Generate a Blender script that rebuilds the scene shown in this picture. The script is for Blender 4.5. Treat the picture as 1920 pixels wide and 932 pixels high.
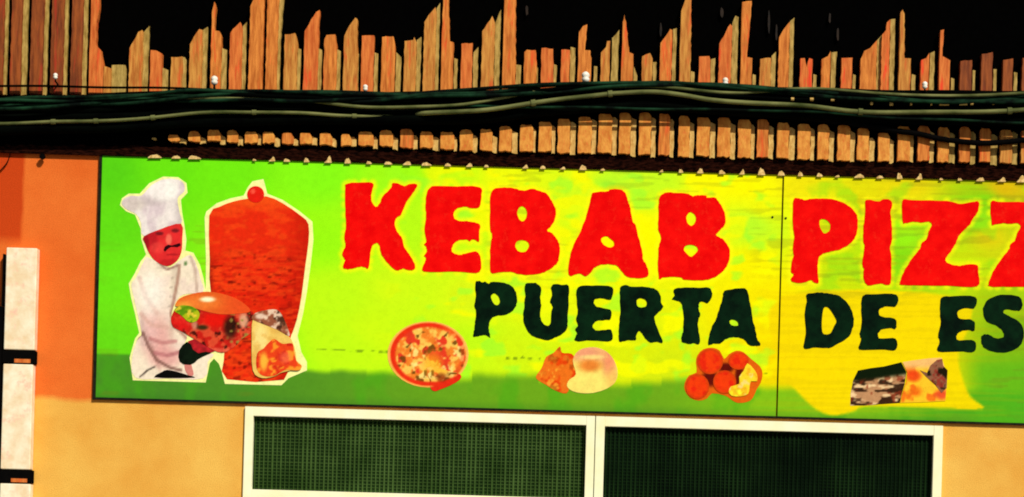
import bpy, bmesh, math, random
import numpy as np
from mathutils import Vector, Matrix
from mathutils.geometry import delaunay_2d_cdt

random.seed(7)
scene = bpy.context.scene
for o in list(bpy.data.objects):
    bpy.data.objects.remove(o)
COL = scene.collection

# ------------------------------------------------------------------ camera, light, exposure
TH = math.radians(1.6)            # roll of the camera
S = 1.0 / 455.0                   # metres on the wall per pixel of the photograph
ZC = 2.95                         # height of the picture centre on the wall
D = 9.0                           # camera to wall
CAM = Vector((0.35, -D, 1.62))
cd = bpy.data.cameras.new('camera')
cam = bpy.data.objects.new('camera', cd)
COL.objects.link(cam)
scene.camera = cam
R_ = Vector((math.cos(TH), 0, math.sin(TH)))
U_ = Vector((-math.sin(TH), 0, math.cos(TH)))
cam.matrix_world = Matrix(((R_.x, U_.x, 0, CAM.x), (R_.y, U_.y, -1, CAM.y), (R_.z, U_.z, 0, CAM.z), (0, 0, 0, 1)))
WID = 1920 * S
cd.sensor_width = 36
cd.lens = 36 * D / WID
off = Vector((0, 0, ZC)) - CAM
cd.shift_x = off.dot(R_) / WID
cd.shift_y = off.dot(U_) / WID
cd.clip_start = 0.1
cd.clip_end = 2000

SUN = Vector((0.42, -0.66, 0.66)).normalized()
ld = bpy.data.lights.new('sun', 'SUN')
ld.energy = 4.2
ld.angle = math.radians(0.5)
ld.color = (1.0, 0.95, 0.86)
sun = bpy.data.objects.new('sun', ld)
COL.objects.link(sun)
sun.rotation_euler = SUN.to_track_quat('Z', 'Y').to_euler()
world = bpy.data.worlds.new('World')
scene.world = world
world.use_nodes = True
wn = world.node_tree.nodes
sky = wn.new('ShaderNodeTexSky')
sky.sky_type = 'NISHITA'
sky.sun_disc = False
sky.sun_elevation = math.asin(SUN.z)
sky.sun_rotation = math.atan2(SUN.x, SUN.y)
world.node_tree.links.new(sky.outputs[0], wn['Background'].inputs[0])
wn['Background'].inputs[1].default_value = 0.05
vs = scene.view_settings
vs.view_transform = 'Standard'
vs.look = 'None'
vs.exposure = 0.06
vs.gamma = 1
vs.use_curve_mapping = False
scene.cycles.filter_width = 1.9

# ------------------------------------------------------------------ coordinates
CT, ST = math.cos(TH), math.sin(TH)
def uv(px, py):
    """photograph pixel -> (x, z) on the wall"""
    a, b = px - 960.0, py - 466.0
    return S * (CT * a + ST * b), ZC - S * (-ST * a + CT * b)
def P(px, py, y=0.0):
    x, z = uv(px, py)
    k = (D + y) / D
    return Vector((CAM.x + (x - CAM.x) * k, y, CAM.z + (z - CAM.z) * k))

# ------------------------------------------------------------------ materials
def lin(c):
    c = np.asarray(c, float) / 255.0
    return np.where(c <= 0.04045, c / 12.92, ((c + 0.055) / 1.055) ** 2.4)
KA = 1.0                          # albedo per displayed linear value
def alb(c, k=None):
    v = lin(c) * (KA if k is None else k)
    return tuple(float(min(0.92, t)) for t in v)

def nodes(name):
    m = bpy.data.materials.new(name)
    m.use_nodes = True
    nt = m.node_tree
    return m, nt, nt.nodes['Principled BSDF']
def add(nt, kind, **kw):
    n = nt.nodes.new(kind)
    for k, v in kw.items():
        setattr(n, k, v)
    return n
def math_node(nt, op, a, b=None, c=None, clamp=False):
    n = nt.nodes.new('ShaderNodeMath'); n.operation = op; n.use_clamp = clamp
    for i, v in enumerate((a, b, c)):
        if v is None: continue
        if isinstance(v, (int, float)): n.inputs[i].default_value = v
        else: nt.links.new(v, n.inputs[i])
    return n.outputs[0]
def mix(nt, fac, a, b, blend='MIX'):
    n = nt.nodes.new('ShaderNodeMix'); n.data_type = 'RGBA'; n.blend_type = blend
    for i, v in ((0, fac), (6, a), (7, b)):
        if isinstance(v, (int, float)): n.inputs[i].default_value = v
        elif isinstance(v, tuple): n.inputs[i].default_value = (*v[:3], 1)
        else: nt.links.new(v, n.inputs[i])
    return n.outputs[2]
def noise(nt, scale, stretch=(1, 1, 1), detail=4, rough=0.6, loc=(0, 0, 0)):
    g = add(nt, 'ShaderNodeNewGeometry')
    mp = add(nt, 'ShaderNodeMapping')
    mp.inputs['Scale'].default_value = stretch
    mp.inputs['Location'].default_value = loc
    nt.links.new(g.outputs['Position'], mp.inputs[0])
    n = add(nt, 'ShaderNodeTexNoise')
    n.inputs['Scale'].default_value = scale
    n.inputs['Detail'].default_value = detail
    n.inputs['Roughness'].default_value = rough
    nt.links.new(mp.outputs[0], n.inputs['Vector'])
    return n.outputs['Fac']
def ramp(nt, fac, lo, hi):
    n = add(nt, 'ShaderNodeMapRange')
    n.inputs['From Min'].default_value = lo
    n.inputs['From Max'].default_value = hi
    n.clamp = True
    nt.links.new(fac, n.inputs['Value'])
    return n.outputs[0]
def bump(nt, bs, h, dist, strength=0.5):
    b = add(nt, 'ShaderNodeBump')
    b.inputs['Strength'].default_value = strength
    b.inputs['Distance'].default_value = dist
    nt.links.new(h, b.inputs['Height'])
    nt.links.new(b.outputs[0], bs.inputs['Normal'])

def mottled(name, c1, c2, scale=30, stretch=(1, 1, 1), rough=0.7, spec=0.2, bd=0.0, lo=0.35, hi=0.65, c3=None, s3=90):
    m, nt, bs = nodes(name)
    n = noise(nt, scale, stretch)
    c = mix(nt, ramp(nt, n, lo, hi), alb(c1), alb(c2))
    if c3 is not None:
        c = mix(nt, ramp(nt, noise(nt, s3, stretch, 3, 0.7, (3, 1, 2)), 0.56, 0.72), c, alb(c3))
    nt.links.new(c, bs.inputs['Base Color'])
    bs.inputs['Roughness'].default_value = rough
    bs.inputs['Specular IOR Level'].default_value = spec
    if bd: bump(nt, bs, n, bd)
    return m

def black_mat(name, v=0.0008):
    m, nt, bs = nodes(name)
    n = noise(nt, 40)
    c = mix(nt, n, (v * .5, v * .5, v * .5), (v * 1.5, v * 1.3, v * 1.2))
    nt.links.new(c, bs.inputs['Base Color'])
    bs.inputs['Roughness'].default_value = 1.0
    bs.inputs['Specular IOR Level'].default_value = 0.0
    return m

M = {}
M['shade_black'] = black_mat('black_shade_board')
M['black_iron'] = black_mat('black_iron', 0.003)
M['slat_red'] = mottled('slat_dimmed_red', (108, 48, 14), (158, 80, 28), 22, (3, 3, .35), bd=.006, c3=(166, 46, 22), s3=12)  # slats at the row ends: vignette dimming put into the colour
M['slat_orange'] = mottled('slat_orange_stain', (178, 92, 26), (226, 138, 56), 26, (3, 3, .4), bd=.006, c3=(226, 84, 30), s3=14)
M['slat_brown'] = mottled('slat_brown_stain', (172, 98, 32), (212, 148, 64), 26, (3, 3, .4), bd=.006, c3=(214, 92, 36), s3=14)
M['slat_rust'] = mottled('slat_rust_stain', (188, 86, 28), (224, 126, 54), 26, (3, 3, .4), bd=.006, c3=(236, 66, 30), s3=14)
M['slat_ochre'] = mottled('slat_ochre_stain', (198, 114, 36), (228, 156, 64), 30, (2, 2, .9), bd=.005, c3=(216, 104, 44), s3=60)
M['edge_olive'] = mottled('slat_olive_edge', (140, 112, 46), (190, 160, 84), 40, (2, 2, .5), bd=.003)
M['edge_tan'] = mottled('slat_tan_edge', (182, 140, 66), (216, 182, 104), 40, (2, 2, 1), bd=.003)
M['foot_shade'] = mottled('brown_foot_shade', (10, 4, 3), (48, 20, 12), 60, (.6, 1, 2), rough=1, spec=0, bd=.01, lo=.4, hi=.7)
M['slat_dim'] = mottled('dim_sliver', (14, 10, 5), (40, 26, 12), 40)  # weak light on the slivers put into a dark colour
M['tip_lit'] = mottled('pale_lit_tip', (190, 148, 78), (240, 206, 134), 90, rough=.9, bd=.004)  # pale colour stands for lit slat tips above the sign
M['cable_black'] = mottled('black_rubber', (1, 1, 1), (3, 6, 3), 30, (.3, 1, 1), rough=.85, spec=.015)
M['cable_green'] = mottled('dark_green_rubber', (2, 8, 5), (26, 62, 38), 9, (.8, 1, 1), rough=.8, spec=.05, lo=.42, hi=.68)
M['cable_olive'] = mottled('weathered_olive_rubber', (50, 60, 26), (122, 124, 74), 10, (.5, 1, 1), rough=.8, spec=.05)
M['porcelain'] = mottled('white_porcelain', (226, 214, 190), (255, 250, 232), 60, rough=.35, spec=.4)
M['cream'] = mottled('cream_painted_metal', (246, 240, 188), (255, 250, 208), 8, rough=.6, spec=.1)
M['white_board'] = mottled('chalky_white_paint', (236, 208, 164), (255, 238, 206), 16, rough=.8, spec=.1, bd=.003, c3=(246, 196, 166), s3=25)  # pinkish-cream patches: a light sheen put into the colour
M['screen_light'] = mottled('dusty_green_wire', (46, 70, 26), (70, 96, 44), 5, rough=.8, spec=.05)
M['screen_dark'] = mottled('dark_green_wire', (6, 20, 6), (26, 50, 20), 3, rough=.8, spec=.03, lo=.35, hi=.7)
M['pane'] = mottled('dark_green_glass', (16, 36, 9), (28, 50, 18), 5, rough=.6, spec=.03)
M['pane_dark'] = mottled('darker_green_glass', (2, 10, 4), (8, 24, 10), 5, rough=.6, spec=.03)
M['sign_edge'] = mottled('dark_sign_edge', (10, 16, 8), (34, 34, 18), 30, rough=.8, spec=.1)
M['seam'] = mottled('olive_seam_filler', (70, 60, 6), (110, 96, 10), 40, rough=.9, spec=0)
M['red_vinyl'] = mottled('red_vinyl', (226, 4, 6), (244, 14, 10), 20, rough=.6, spec=.015, c3=(236, 30, 16), s3=40)
M['black_vinyl'] = mottled('black_green_vinyl', (4, 18, 10), (8, 38, 18), 14, rough=.6, spec=.02)
M['asphalt'] = mottled('asphalt', (58, 58, 60), (70, 70, 70), 60, rough=.9, bd=.004)
M['pavement'] = mottled('concrete_pavement', (136, 128, 118), (160, 150, 138), 12, rough=.9, bd=.003)
M['kerb'] = mottled('granite_kerb', (150, 148, 142), (174, 170, 164), 40, rough=.85)

def print_mat(name, amt=.22, scale=60, rough=.5):
    """printed vinyl: the printed colours are stored on the sheet, ink mottling comes from nodes"""
    m, nt, bs = nodes(name)
    a = add(nt, 'ShaderNodeAttribute', attribute_name='ink')
    n = ramp(nt, noise(nt, scale, (1, 1, 1), 5, .65), .3, .7)
    f = math_node(nt, 'MULTIPLY_ADD', n, amt, 1 - amt * .6)
    v = add(nt, 'ShaderNodeVectorMath', operation='SCALE')
    nt.links.new(a.outputs['Color'], v.inputs[0])
    nt.links.new(f, v.inputs['Scale'])
    nt.links.new(v.outputs[0], bs.inputs['Base Color'])
    bs.inputs['Roughness'].default_value = rough
    bs.inputs['Specular IOR Level'].default_value = .015
    return m
M['print'] = print_mat('printed_vinyl')
M['print_bg'] = print_mat('printed_sign_background', .10, 45)

# ------------------------------------------------------------------ builders
def obj(name, me, mat=None, parent=None):
    o = bpy.data.objects.new(name, me)
    COL.objects.link(o)
    for m in (mat if isinstance(mat, (list, tuple)) else [mat] if mat else []):
        me.materials.append(m)
    if parent: o.parent = parent; o.matrix_parent_inverse = parent.matrix_basis.inverted()
    return o
def thing(name, label, cat, loc=(0, 0, 0), group=None):
    o = bpy.data.objects.new(name, None)
    COL.objects.link(o)
    o.location = loc
    o.empty_display_size = .1
    return tag(o, label, cat, group)
def tag(o, label, cat, group=None):
    o['label'] = label; o['category'] = cat
    if group: o['group'] = group
    return o
def struct(o):
    o['kind'] = 'structure'
    return o
class MB:
    def __init__(s): s.v = []; s.f = []; s.mi = []
    def box(s, x0, x1, y0, y1, z0, z1, mi=0):
        b = len(s.v)
        s.v += [(x, y, z) for x in (x0, x1) for y in (y0, y1) for z in (z0, z1)]
        for q in ((0, 1, 3, 2), (4, 6, 7, 5), (0, 4, 5, 1), (2, 3, 7, 6), (0, 2, 6, 4), (1, 5, 7, 3)):
            s.f.append(tuple(b + i for i in q)); s.mi.append(mi)
    def prism(s, pts, y0, y1, mi=0):
        """pts: (x, z) outline; front face at y0"""
        b = len(s.v); n = len(pts)
        s.v += [(p[0], y0, p[1]) for p in pts] + [(p[0], y1, p[1]) for p in pts]
        s.f.append(tuple(b + i for i in range(n))); s.mi.append(mi)
        s.f.append(tuple(b + n + i for i in reversed(range(n)))); s.mi.append(mi)
        for i in range(n):
            j = (i + 1) % n
            s.f.append((b + i, b + n + i, b + n + j, b + j)); s.mi.append(mi)
    def tube(s, path, r, k=8, mi=0):
        path = [Vector(p) for p in path]
        b = len(s.v); n = len(path)
        for i, p in enumerate(path):
            t = (path[min(i + 1, n - 1)] - path[max(i - 1, 0)]).normalized()
            ref = Vector((0, 1, 0)) if abs(t.y) < .9 else Vector((1, 0, 0))
            u = t.cross(ref).normalized(); w = t.cross(u)
            rr = r[i] if isinstance(r, (list, tuple)) else r
            for j in range(k):
                a = 2 * math.pi * j / k
                s.v.append(tuple(p + (u * math.cos(a) + w * math.sin(a)) * rr))
        for i in range(n - 1):
            for j in range(k):
                j2 = (j + 1) % k
                s.f.append((b + i * k + j, b + i * k + j2, b + (i + 1) * k + j2, b + (i + 1) * k + j)); s.mi.append(mi)
        s.f.append(tuple(b + j for j in reversed(range(k)))); s.mi.append(mi)
        s.f.append(tuple(b + (n - 1) * k + j for j in range(k))); s.mi.append(mi)
    def build(s, name, mat, parent=None, smooth=False, bevel=0):
        me = bpy.data.meshes.new(name)
        me.from_pydata([tuple(v) for v in s.v], [], s.f)
        me.polygons.foreach_set('material_index', s.mi)
        if smooth: me.polygons.foreach_set('use_smooth', [True] * len(me.polygons))
        bm = bmesh.new(); bm.from_mesh(me)
        bmesh.ops.recalc_face_normals(bm, faces=bm.faces)
        if bevel:
            bmesh.ops.bevel(bm, geom=list(bm.edges), offset=bevel, segments=2, affect='EDGES', profile=.5)
        bm.to_mesh(me); bm.free()
        return obj(name, me, mat, parent)

def crom(pts, n=6, closed=False):
    pts = [np.array(p, float) for p in pts]
    N = len(pts); out = []
    rng = range(N) if closed else range(N - 1)
    for i in rng:
        if closed: p0, p1, p2, p3 = pts[(i - 1) % N], pts[i], pts[(i + 1) % N], pts[(i + 2) % N]
        else: p0, p1, p2, p3 = pts[max(i - 1, 0)], pts[i], pts[i + 1], pts[min(i + 2, N - 1)]
        for k in range(n):
            t = k / n
            out.append(.5 * ((2 * p1) + (-p0 + p2) * t + (2 * p0 - 5 * p1 + 4 * p2 - p3) * t * t + (-p0 + 3 * p1 - 3 * p2 + p3) * t ** 3))
    if not closed: out.append(pts[-1])
    return out

# value noise for the printed pictures
def vn(x, y, sc, seed=0):
    x = np.asarray(x, float) / sc; y = np.asarray(y, float) / sc
    xi = np.floor(x); yi = np.floor(y); fx = x - xi; fy = y - yi
    fx = fx * fx * (3 - 2 * fx); fy = fy * fy * (3 - 2 * fy)
    def h(a, b):
        q = np.sin(a * 127.1 + b * 311.7 + seed * 74.7) * 43758.5453
        return q - np.floor(q)
    return (h(xi, yi) * (1 - fx) + h(xi + 1, yi) * fx) * (1 - fy) + (h(xi, yi + 1) * (1 - fx) + h(xi + 1, yi + 1) * fx) * fy
def fbm(x, y, sc, seed=0):
    return vn(x, y, sc, seed) * .55 + vn(x, y, sc * .5, seed + 1) * .3 + vn(x, y, sc * .25, seed + 2) * .15
def sst(a, b, x):
    t = np.clip((np.asarray(x, float) - a) / (b - a), 0, 1)
    return t * t * (3 - 2 * t)
def lerp(a, b, t):
    return np.asarray(a, float) * (1 - t[..., None]) + np.asarray(b, float) * t[..., None]
def inside(poly, x, y):
    poly = np.asarray(poly, float); c = np.zeros(x.shape, bool)
    for i in range(len(poly)):
        (x1, y1), (x2, y2) = poly[i], poly[i - 1]
        if y1 == y2: continue
        c ^= ((y1 > y) != (y2 > y)) & (x < (x2 - x1) * (y - y1) / (y2 - y1) + x1)
    return c
def set_ink(me, rgb):
    a = me.color_attributes.new('ink', 'FLOAT_COLOR', 'POINT')
    v = np.ones((len(me.vertices), 4), np.float32)
    v[:, :3] = np.minimum(lin(np.clip(rgb, 0, 255)) * KA, .92)
    a.data.foreach_set('color', v.ravel())

SIGN_Y = -0.010
def sheet(name, poly, fn, depth, parent, step=3.0, smooth=3, mat=None):
    """a flat printed sheet on the sign: outline in photo pixels, fn(x, y) gives the printed colour"""
    if smooth: poly = crom(poly, smooth, True)
    poly = [(float(p[0]), float(p[1])) for p in poly]
    xs = [p[0] for p in poly]; ys = [p[1] for p in poly]
    gx, gy = np.meshgrid(np.arange(min(xs) + .7, max(xs), step), np.arange(min(ys) + .7, max(ys), step))
    gx, gy = gx.ravel(), gy.ravel()
    k = inside(poly, gx, gy)
    pp = np.array(poly)
    pts = np.stack([gx[k], gy[k]], 1)
    if len(pts):
        dmin = np.min(np.hypot(pts[:, None, 0] - pp[None, :, 0], pts[:, None, 1] - pp[None, :, 1]), 1)
        pts = pts[dmin > step * .4]
    allp = [Vector(p) for p in poly] + [Vector((float(a), float(b))) for a, b in pts]
    n = len(poly)
    r = delaunay_2d_cdt(allp, [(i, (i + 1) % n) for i in range(n)], [list(range(n))], 1, 1e-4)
    vs_, fs = r[0], r[2]
    vv = np.array([(v.x, v.y) for v in vs_])
    me = bpy.data.meshes.new(name)
    y = SIGN_Y - depth * .0009
    me.from_pydata([(*uv(a, b)[:1], y, uv(a, b)[1]) for a, b in vv], [], [tuple(reversed(f)) for f in fs])
    set_ink(me, fn(vv[:, 0], vv[:, 1]))
    return obj(name, me, mat or M['print'], parent)
def flat(c, var=0, sc=20, seed=0):
    def f(x, y):
        return np.asarray(c, float)[None] * (1 + var * (fbm(x, y, sc, seed)[:, None] - .5) * 2)
    return f

# ------------------------------------------------------------------ ground
g = MB(); g.box(-60, 60, -60, -3.2, -.3, 0); struct(g.build('road', M['asphalt']))
g = MB(); g.box(-60, 60, -3.0, 0.3, -.3, .13); struct(g.build('pavement', M['pavement']))
g = MB()
for i in range(-40, 40): g.box(i + .004, i + .996, -3.2, -3.0, -.3, .135)
struct(g.build('kerb', M['kerb'], bevel=.012))
g = MB(); g.box(-900, 900, -900, 900, -.6, -.305); struct(g.build('ground', M['pavement']))

# ------------------------------------------------------------------ wall
X0, X1 = uv(-700, 500)[0], uv(2500, 500)[0]
wx0, wtop = uv(461, 761.5)
wx1, _ = uv(1768, 798)
WB = 0.95
def wall_mat():
    m, nt, bs = nodes('two_tone_painted_render')
    ge = add(nt, 'ShaderNodeNewGeometry'); sp = add(nt, 'ShaderNodeSeparateXYZ')
    nt.links.new(ge.outputs['Position'], sp.inputs[0])
    big = noise(nt, 3, (1, 1, 1), 4)
    fine = noise(nt, 230, (1, 1, 1), 4)
    orange = mix(nt, ramp(nt, big, .35, .65), alb((226, 104, 36)), alb((238, 122, 48)))
    orange = mix(nt, ramp(nt, fine, .5, .75), orange, alb((206, 88, 28)))
    shaded_orange = mix(nt, ramp(nt, fine, .4, .7), alb((204, 70, 18)), alb((188, 60, 14)))
    sand = mix(nt, ramp(nt, big, .35, .65), alb((228, 164, 66)), alb((240, 190, 88)))
    sand = mix(nt, ramp(nt, fine, .5, .75), sand, alb((214, 152, 58)))
    # shadow in the top left corner, painted as a deeper orange
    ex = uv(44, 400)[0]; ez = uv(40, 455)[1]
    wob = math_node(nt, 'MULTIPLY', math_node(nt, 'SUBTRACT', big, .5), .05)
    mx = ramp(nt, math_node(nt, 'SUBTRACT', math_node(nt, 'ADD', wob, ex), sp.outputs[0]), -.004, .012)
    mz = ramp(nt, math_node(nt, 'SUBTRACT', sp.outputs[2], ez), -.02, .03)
    c = mix(nt, math_node(nt, 'MULTIPLY', mx, mz), orange, shaded_orange)
    # paint line: orange above, sand below
    pz = uv(120, 748)[1]
    line = noise(nt, 5, (1, 1, .2), 3)
    zz = math_node(nt, 'ADD', sp.outputs[2], math_node(nt, 'MULTIPLY', math_node(nt, 'SUBTRACT', line, .5), .05))
    t = ramp(nt, math_node(nt, 'SUBTRACT', pz, zz), -.014, .014)
    c = mix(nt, t, c, sand)
    nt.links.new(c, bs.inputs['Base Color'])
    bs.inputs['Roughness'].default_value = .92
    bs.inputs['Specular IOR Level'].default_value = .1
    bump(nt, bs, fine, .004, .6)
    return m
w = MB()
w.box(X0, wx0, 0, .25, .13, 4.6)
w.box(wx1, X1, 0, .25, .13, 4.6)
w.box(wx0, wx1, 0, .25, wtop, 4.6)
w.box(wx0, wx1, 0, .25, .13, WB)
w.box(wx0, wx1, .2, .25, WB, wtop)
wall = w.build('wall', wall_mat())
tag(wall, 'rendered house wall painted orange above and sandy ochre below', 'wall')
wall['kind'] = 'structure'

# ------------------------------------------------------------------ slat cladding above the sign
ztop_sign = uv(188, 292)[1]
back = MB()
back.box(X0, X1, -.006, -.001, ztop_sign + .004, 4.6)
bb = back.build('shade_backing', M['shade_black'])  # black board stands for the cast shade on the cladding
SLY, FLY = -.040, -.024           # front of a slat's face, front of its narrow right edge
def slat(parent, main, flange, bot, fbot, mats, jag=1.0):  # each slat follows the lit part of a rib; shade is cut away
    """main / flange: top outline from left to right in photo pixels; bot: bottom line(s)"""
    mb = MB()
    def outline(top, b, y):
        xl, xr = top[0][0], top[-1][0]
        pts = [top[0]]
        for p, q in zip(top, top[1:]):
            k = max(1, int(math.hypot(q[0] - p[0], q[1] - p[1]) / 7))
            for i in range(1, k):
                t = i / k
                pts.append((p[0] + (q[0] - p[0]) * t + random.uniform(-.9, .9) * jag, p[1] + (q[1] - p[1]) * t + random.uniform(-1.3, 1.3) * jag))
            pts.append(q)
        ts = max(p[1] for p in top)
        # right side down, ragged bottom, left side up; the roll tilts the long edges
        def sh(yy): return -(yy - top[0][1]) * ST
        n = max(2, int((b - top[-1][1]) / 9))
        xr2 = xr
        for i in range(1, n):
            yy = top[-1][1] + (b - top[-1][1]) * i / n
            pts.append((xr2 - (yy - top[-1][1]) * ST + random.uniform(-.7, .7) * jag, yy))
        xb0 = xl - (b - top[0][1]) * ST; xb1 = xr - (b - top[-1][1]) * ST
        m = max(2, int(abs(xb1 - xb0) / 5))
        for i in range(m + 1):
            t = i / m
            pts.append((xb1 + (xb0 - xb1) * t, b - (t * .03 * (xb1 - xb0)) + random.uniform(-1.2, 1.2) * jag))
        for i in range(n - 1, 0, -1):
            yy = top[0][1] + (b - top[0][1]) * i / n
            pts.append((xl - (yy - top[0][1]) * ST + random.uniform(-.7, .7) * jag, yy))
        return [(P(a, c, y).x, P(a, c, y).z) for a, c in pts]
    mb.prism(outline(main, bot, SLY), SLY, -.008, 0)
    if flange:
        mb.prism(outline(flange, fbot, FLY), FLY, -.009, 1)
    return mb.build('slat', mats, parent)

upper = thing('slat_cladding', 'terracotta cladding slats cut to sunlit shapes over black shade board, above the cables', 'cladding', (0, 0, uv(960, 200)[1]))
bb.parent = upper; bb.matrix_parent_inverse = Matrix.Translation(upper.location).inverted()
F = 2.663
def sc(ox, pts): return [(ox + a / F, b / F) for a, b in pts]
T_ = -60 * F
UP = [
 # (region origin x, main top outline, right edge top outline, tone)
 (0, [(-38, T_), (28, T_)], [(29, T_), (48, T_)], 'slat_red'),
 (0, [(65, T_), (118, T_)], [(119, T_), (147, T_)], 'slat_red'),
 (0, [(164, T_), (226, T_)], [(227, T_), (248, T_)], 'slat_red'),
 (0, [(266, T_), (327, T_)], [(328, T_), (348, T_)], 'slat_red'),
 (0, [(366, T_), (421, T_)], [(422, T_), (446, T_)], 'slat_red'),
 (0, [(459, T_), (500, T_), (496, 20), (482, 110), (480, 225), (503, 250), (516, 322)], None, 'slat_rust'),
 (0, [(519, 330), (555, 342)], [(558, 325), (625, 325), (631, 345)], 'slat_brown'),
 (0, [(647, 240), (667, 205), (690, 160), (710, 150), (714, 165)], [(715, 165), (746, 130), (744, 190)], 'slat_brown'),
 (0, [(752, 250), (780, 252), (809, 268)], [(812, 338), (840, 350)], 'slat_rust'),
 (0, [(855, 285), (910, 282)], [(911, 284), (922, 286), (931, 300)], 'slat_brown'),
 (0, [(948, 222), (967, 185), (995, 145), (1012, 150)], [(1013, 150), (1037, 134)], 'slat_brown'),
 (0, [(1056, 150), (1058, 60), (1070, 8), (1079, 40), (1070, 130), (1072, 152), (1095, 155), (1106, 178)], [(1109, 240), (1134, 250)], 'slat_orange'),
 (0, [(1150, 165), (1180, 130), (1200, 110), (1210, 145)], [(1212, 132), (1232, 110)], 'slat_rust'),
 (480, [(-28, 30), (-5, -20), (42, -20)], None, 'slat_orange'),
 (480, [(58, -20), (114, -20)], [(115, -20), (140, -20), (128, 140), (122, 240)], 'slat_orange'),
 (480, [(144, 172), (195, 165), (207, 215)], [(208, 240), (225, 246)], 'slat_brown'),
 (480, [(243, 155), (265, 120), (300, 60), (318, 50), (313, 120), (310, 232)], [(312, 240), (330, 250)], 'slat_rust'),
 (480, [(342, 195), (352, 175), (396, 172), (404, 226)], [(405, 245), (423, 256)], 'slat_orange'),
 (480, [(441, 180), (465, 130), (496, 88), (506, 95), (504, 180), (509, 262)], [(510, 264), (514, 270)], 'slat_brown'),
 (480, [(529, 178), (590, 177)], [(592, 262), (610, 268)], 'slat_rust'),
 (480, [(630, 185), (686, 182), (695, 236)], [(700, 260), (725, 286)], 'slat_orange'),
 (480, [(742, 205), (785, 200), (790, 185), (802, 210)], [(804, 200), (826, 184)], 'slat_brown'),
 (480, [(841, 110), (862, 75), (896, 36), (901, 60)], [(902, 42), (920, 14)], 'slat_brown'),
 (480, [(935, -20), (962, -20), (967, 205), (987, 212)], [(990, 290), (1007, 296)], 'slat_orange'),
 (480, [(1026, 218), (1082, 215)], [(1086, 262), (1110, 235)], 'slat_rust'),
 (480, [(1130, 155), (1180, 80), (1193, 112)], [(1196, 112), (1224, 48)], 'slat_brown'),
 (480, [(1242, -20), (1297, -20), (1296, 120), (1297, 320)], [(1299, 322), (1324, 326)], 'slat_orange'),
 (960, [(62, 260), (75, 248), (118, 250), (123, 330)], [(124, 332), (130, 342)], 'slat_orange'),
 (960, [(148, 240), (205, 244), (208, 318)], [(209, 320), (224, 326)], 'slat_rust'),
 (960, [(247, 248), (290, 250)], [(293, 234), (317, 240)], 'slat_rust'),
 (960, [(335, 160), (355, 130), (376, 122), (364, 250), (392, 252), (396, 310)], [(410, 330), (426, 332)], 'slat_orange'),
 (960, [(445, 262), (470, 235), (475, 205), (491, 204)], [(500, 190), (520, 170), (536, 148), (532, 230)], 'slat_brown'),
 (960, [(553, 110), (561, 72), (570, 110), (585, 260), (606, 270)], [(608, 330), (626, 380)], 'slat_orange'),
 (960, [(650, 282), (690, 265), (702, 292)], [(704, 310), (722, 310)], 'slat_brown'),
 (960, [(742, 215), (790, 145), (801, 150)], [(804, 146), (823, 140)], 'slat_orange'),
 (960, [(845, 55), (866, -4), (896, -4), (891, 340)], [(893, 355), (911, 360)], 'slat_brown'),
 (960, [(935, 282), (985, 280), (991, 300)], [(993, 296), (1015, 290)], 'slat_rust'),
 (960, [(1036, 216), (1090, 120), (1099, 130)], [(1101, 112), (1116, 78), (1132, 86)], 'slat_rust'),
 (960, [(1150, 10), (1197, 4), (1187, 140), (1174, 285), (1200, 290)], [(1202, 370), (1217, 375)], 'slat_orange'),
 (960, [(1240, 295), (1278, 288), (1294, 290)], [(1296, 280), (1318, 258)], 'slat_brown'),
 (1440, [(56, 186), (76, 150), (109, 108)], [(111, 105), (132, 88)], 'slat_orange'),
 (1440, [(162, 292), (184, 290), (194, 335), (206, 290), (223, 296)], [(226, 370), (243, 375)], 'slat_rust'),
 (1440, [(268, 296), (300, 280), (313, 255)], [(316, 262), (345, 258), (338, 340)], 'slat_orange'),
 (1440, [(368, 290), (422, 288)], [(424, 370), (438, 376)], 'slat_rust'),
 (1440, [(463, 295), (480, 255), (510, 240), (545, 200)], [(546, 200), (566, 178), (568, 176)], 'slat_orange'),
 (1440, [(570, 174), (590, 150), (594, 112), (611, 96)], [(613, 96), (636, 94)], 'slat_rust'),
 (1440, [(662, 62), (672, 48), (682, 70), (682, 290), (714, 292)], [(718, 370), (737, 376)], 'slat_brown'),
 (1440, [(765, 300), (790, 290), (806, 264)], [(809, 266), (832, 255)], 'slat_rust'),
 (1440, [(862, 152), (879, 147), (871, 280), (910, 302)], [(914, 388), (930, 394)], 'slat_rust'),
 (1440, [(962, 306), (1019, 300)], [(1022, 350), (1035, 352)], 'slat_red'),
 (1440, [(1068, 270), (1123, 260)], [(1126, 345), (1142, 346)], 'slat_red'),
 (1440, [(1175, 300), (1224, 292)], [(1228, 360), (1245, 363)], 'slat_red'),
 (1440, [(1272, 290), (1330, 290)], [(1333, 340), (1350, 345)], 'slat_red'),
]
for ox, mn, fl, tone in UP:
    x = ox + mn[0][0] / F
    b = 176 if x < 330 else 186 if x < 900 else 172
    slat(upper, sc(ox, mn), sc(ox, fl) if fl else None, b, b + 2, [M[tone], M['edge_olive']])
for k in range(1, 8):             # the full-height slats carry on past the left edge
    slat(upper, [(-38 / F - 37.3 * k + 1.5, -60), (28 / F - 37.3 * k + 1.5, -60)], [(29 / F - 37.3 * k + 1.5, -60), (49 / F - 37.3 * k + 1.5, -60)], 176, 177, [M['slat_red'], M['edge_olive']])
for k in range(1, 5):
    x = 1440 + 1272 / F + 37.3 * k; t = random.choice((80, 105, 60, 112))
    slat(upper, [(x, t + 4), (x + 22, t)], [(x + 23, t + 16), (x + 29, t + 18)], 174, 176, [M['slat_red'], M['edge_olive']])

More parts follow.
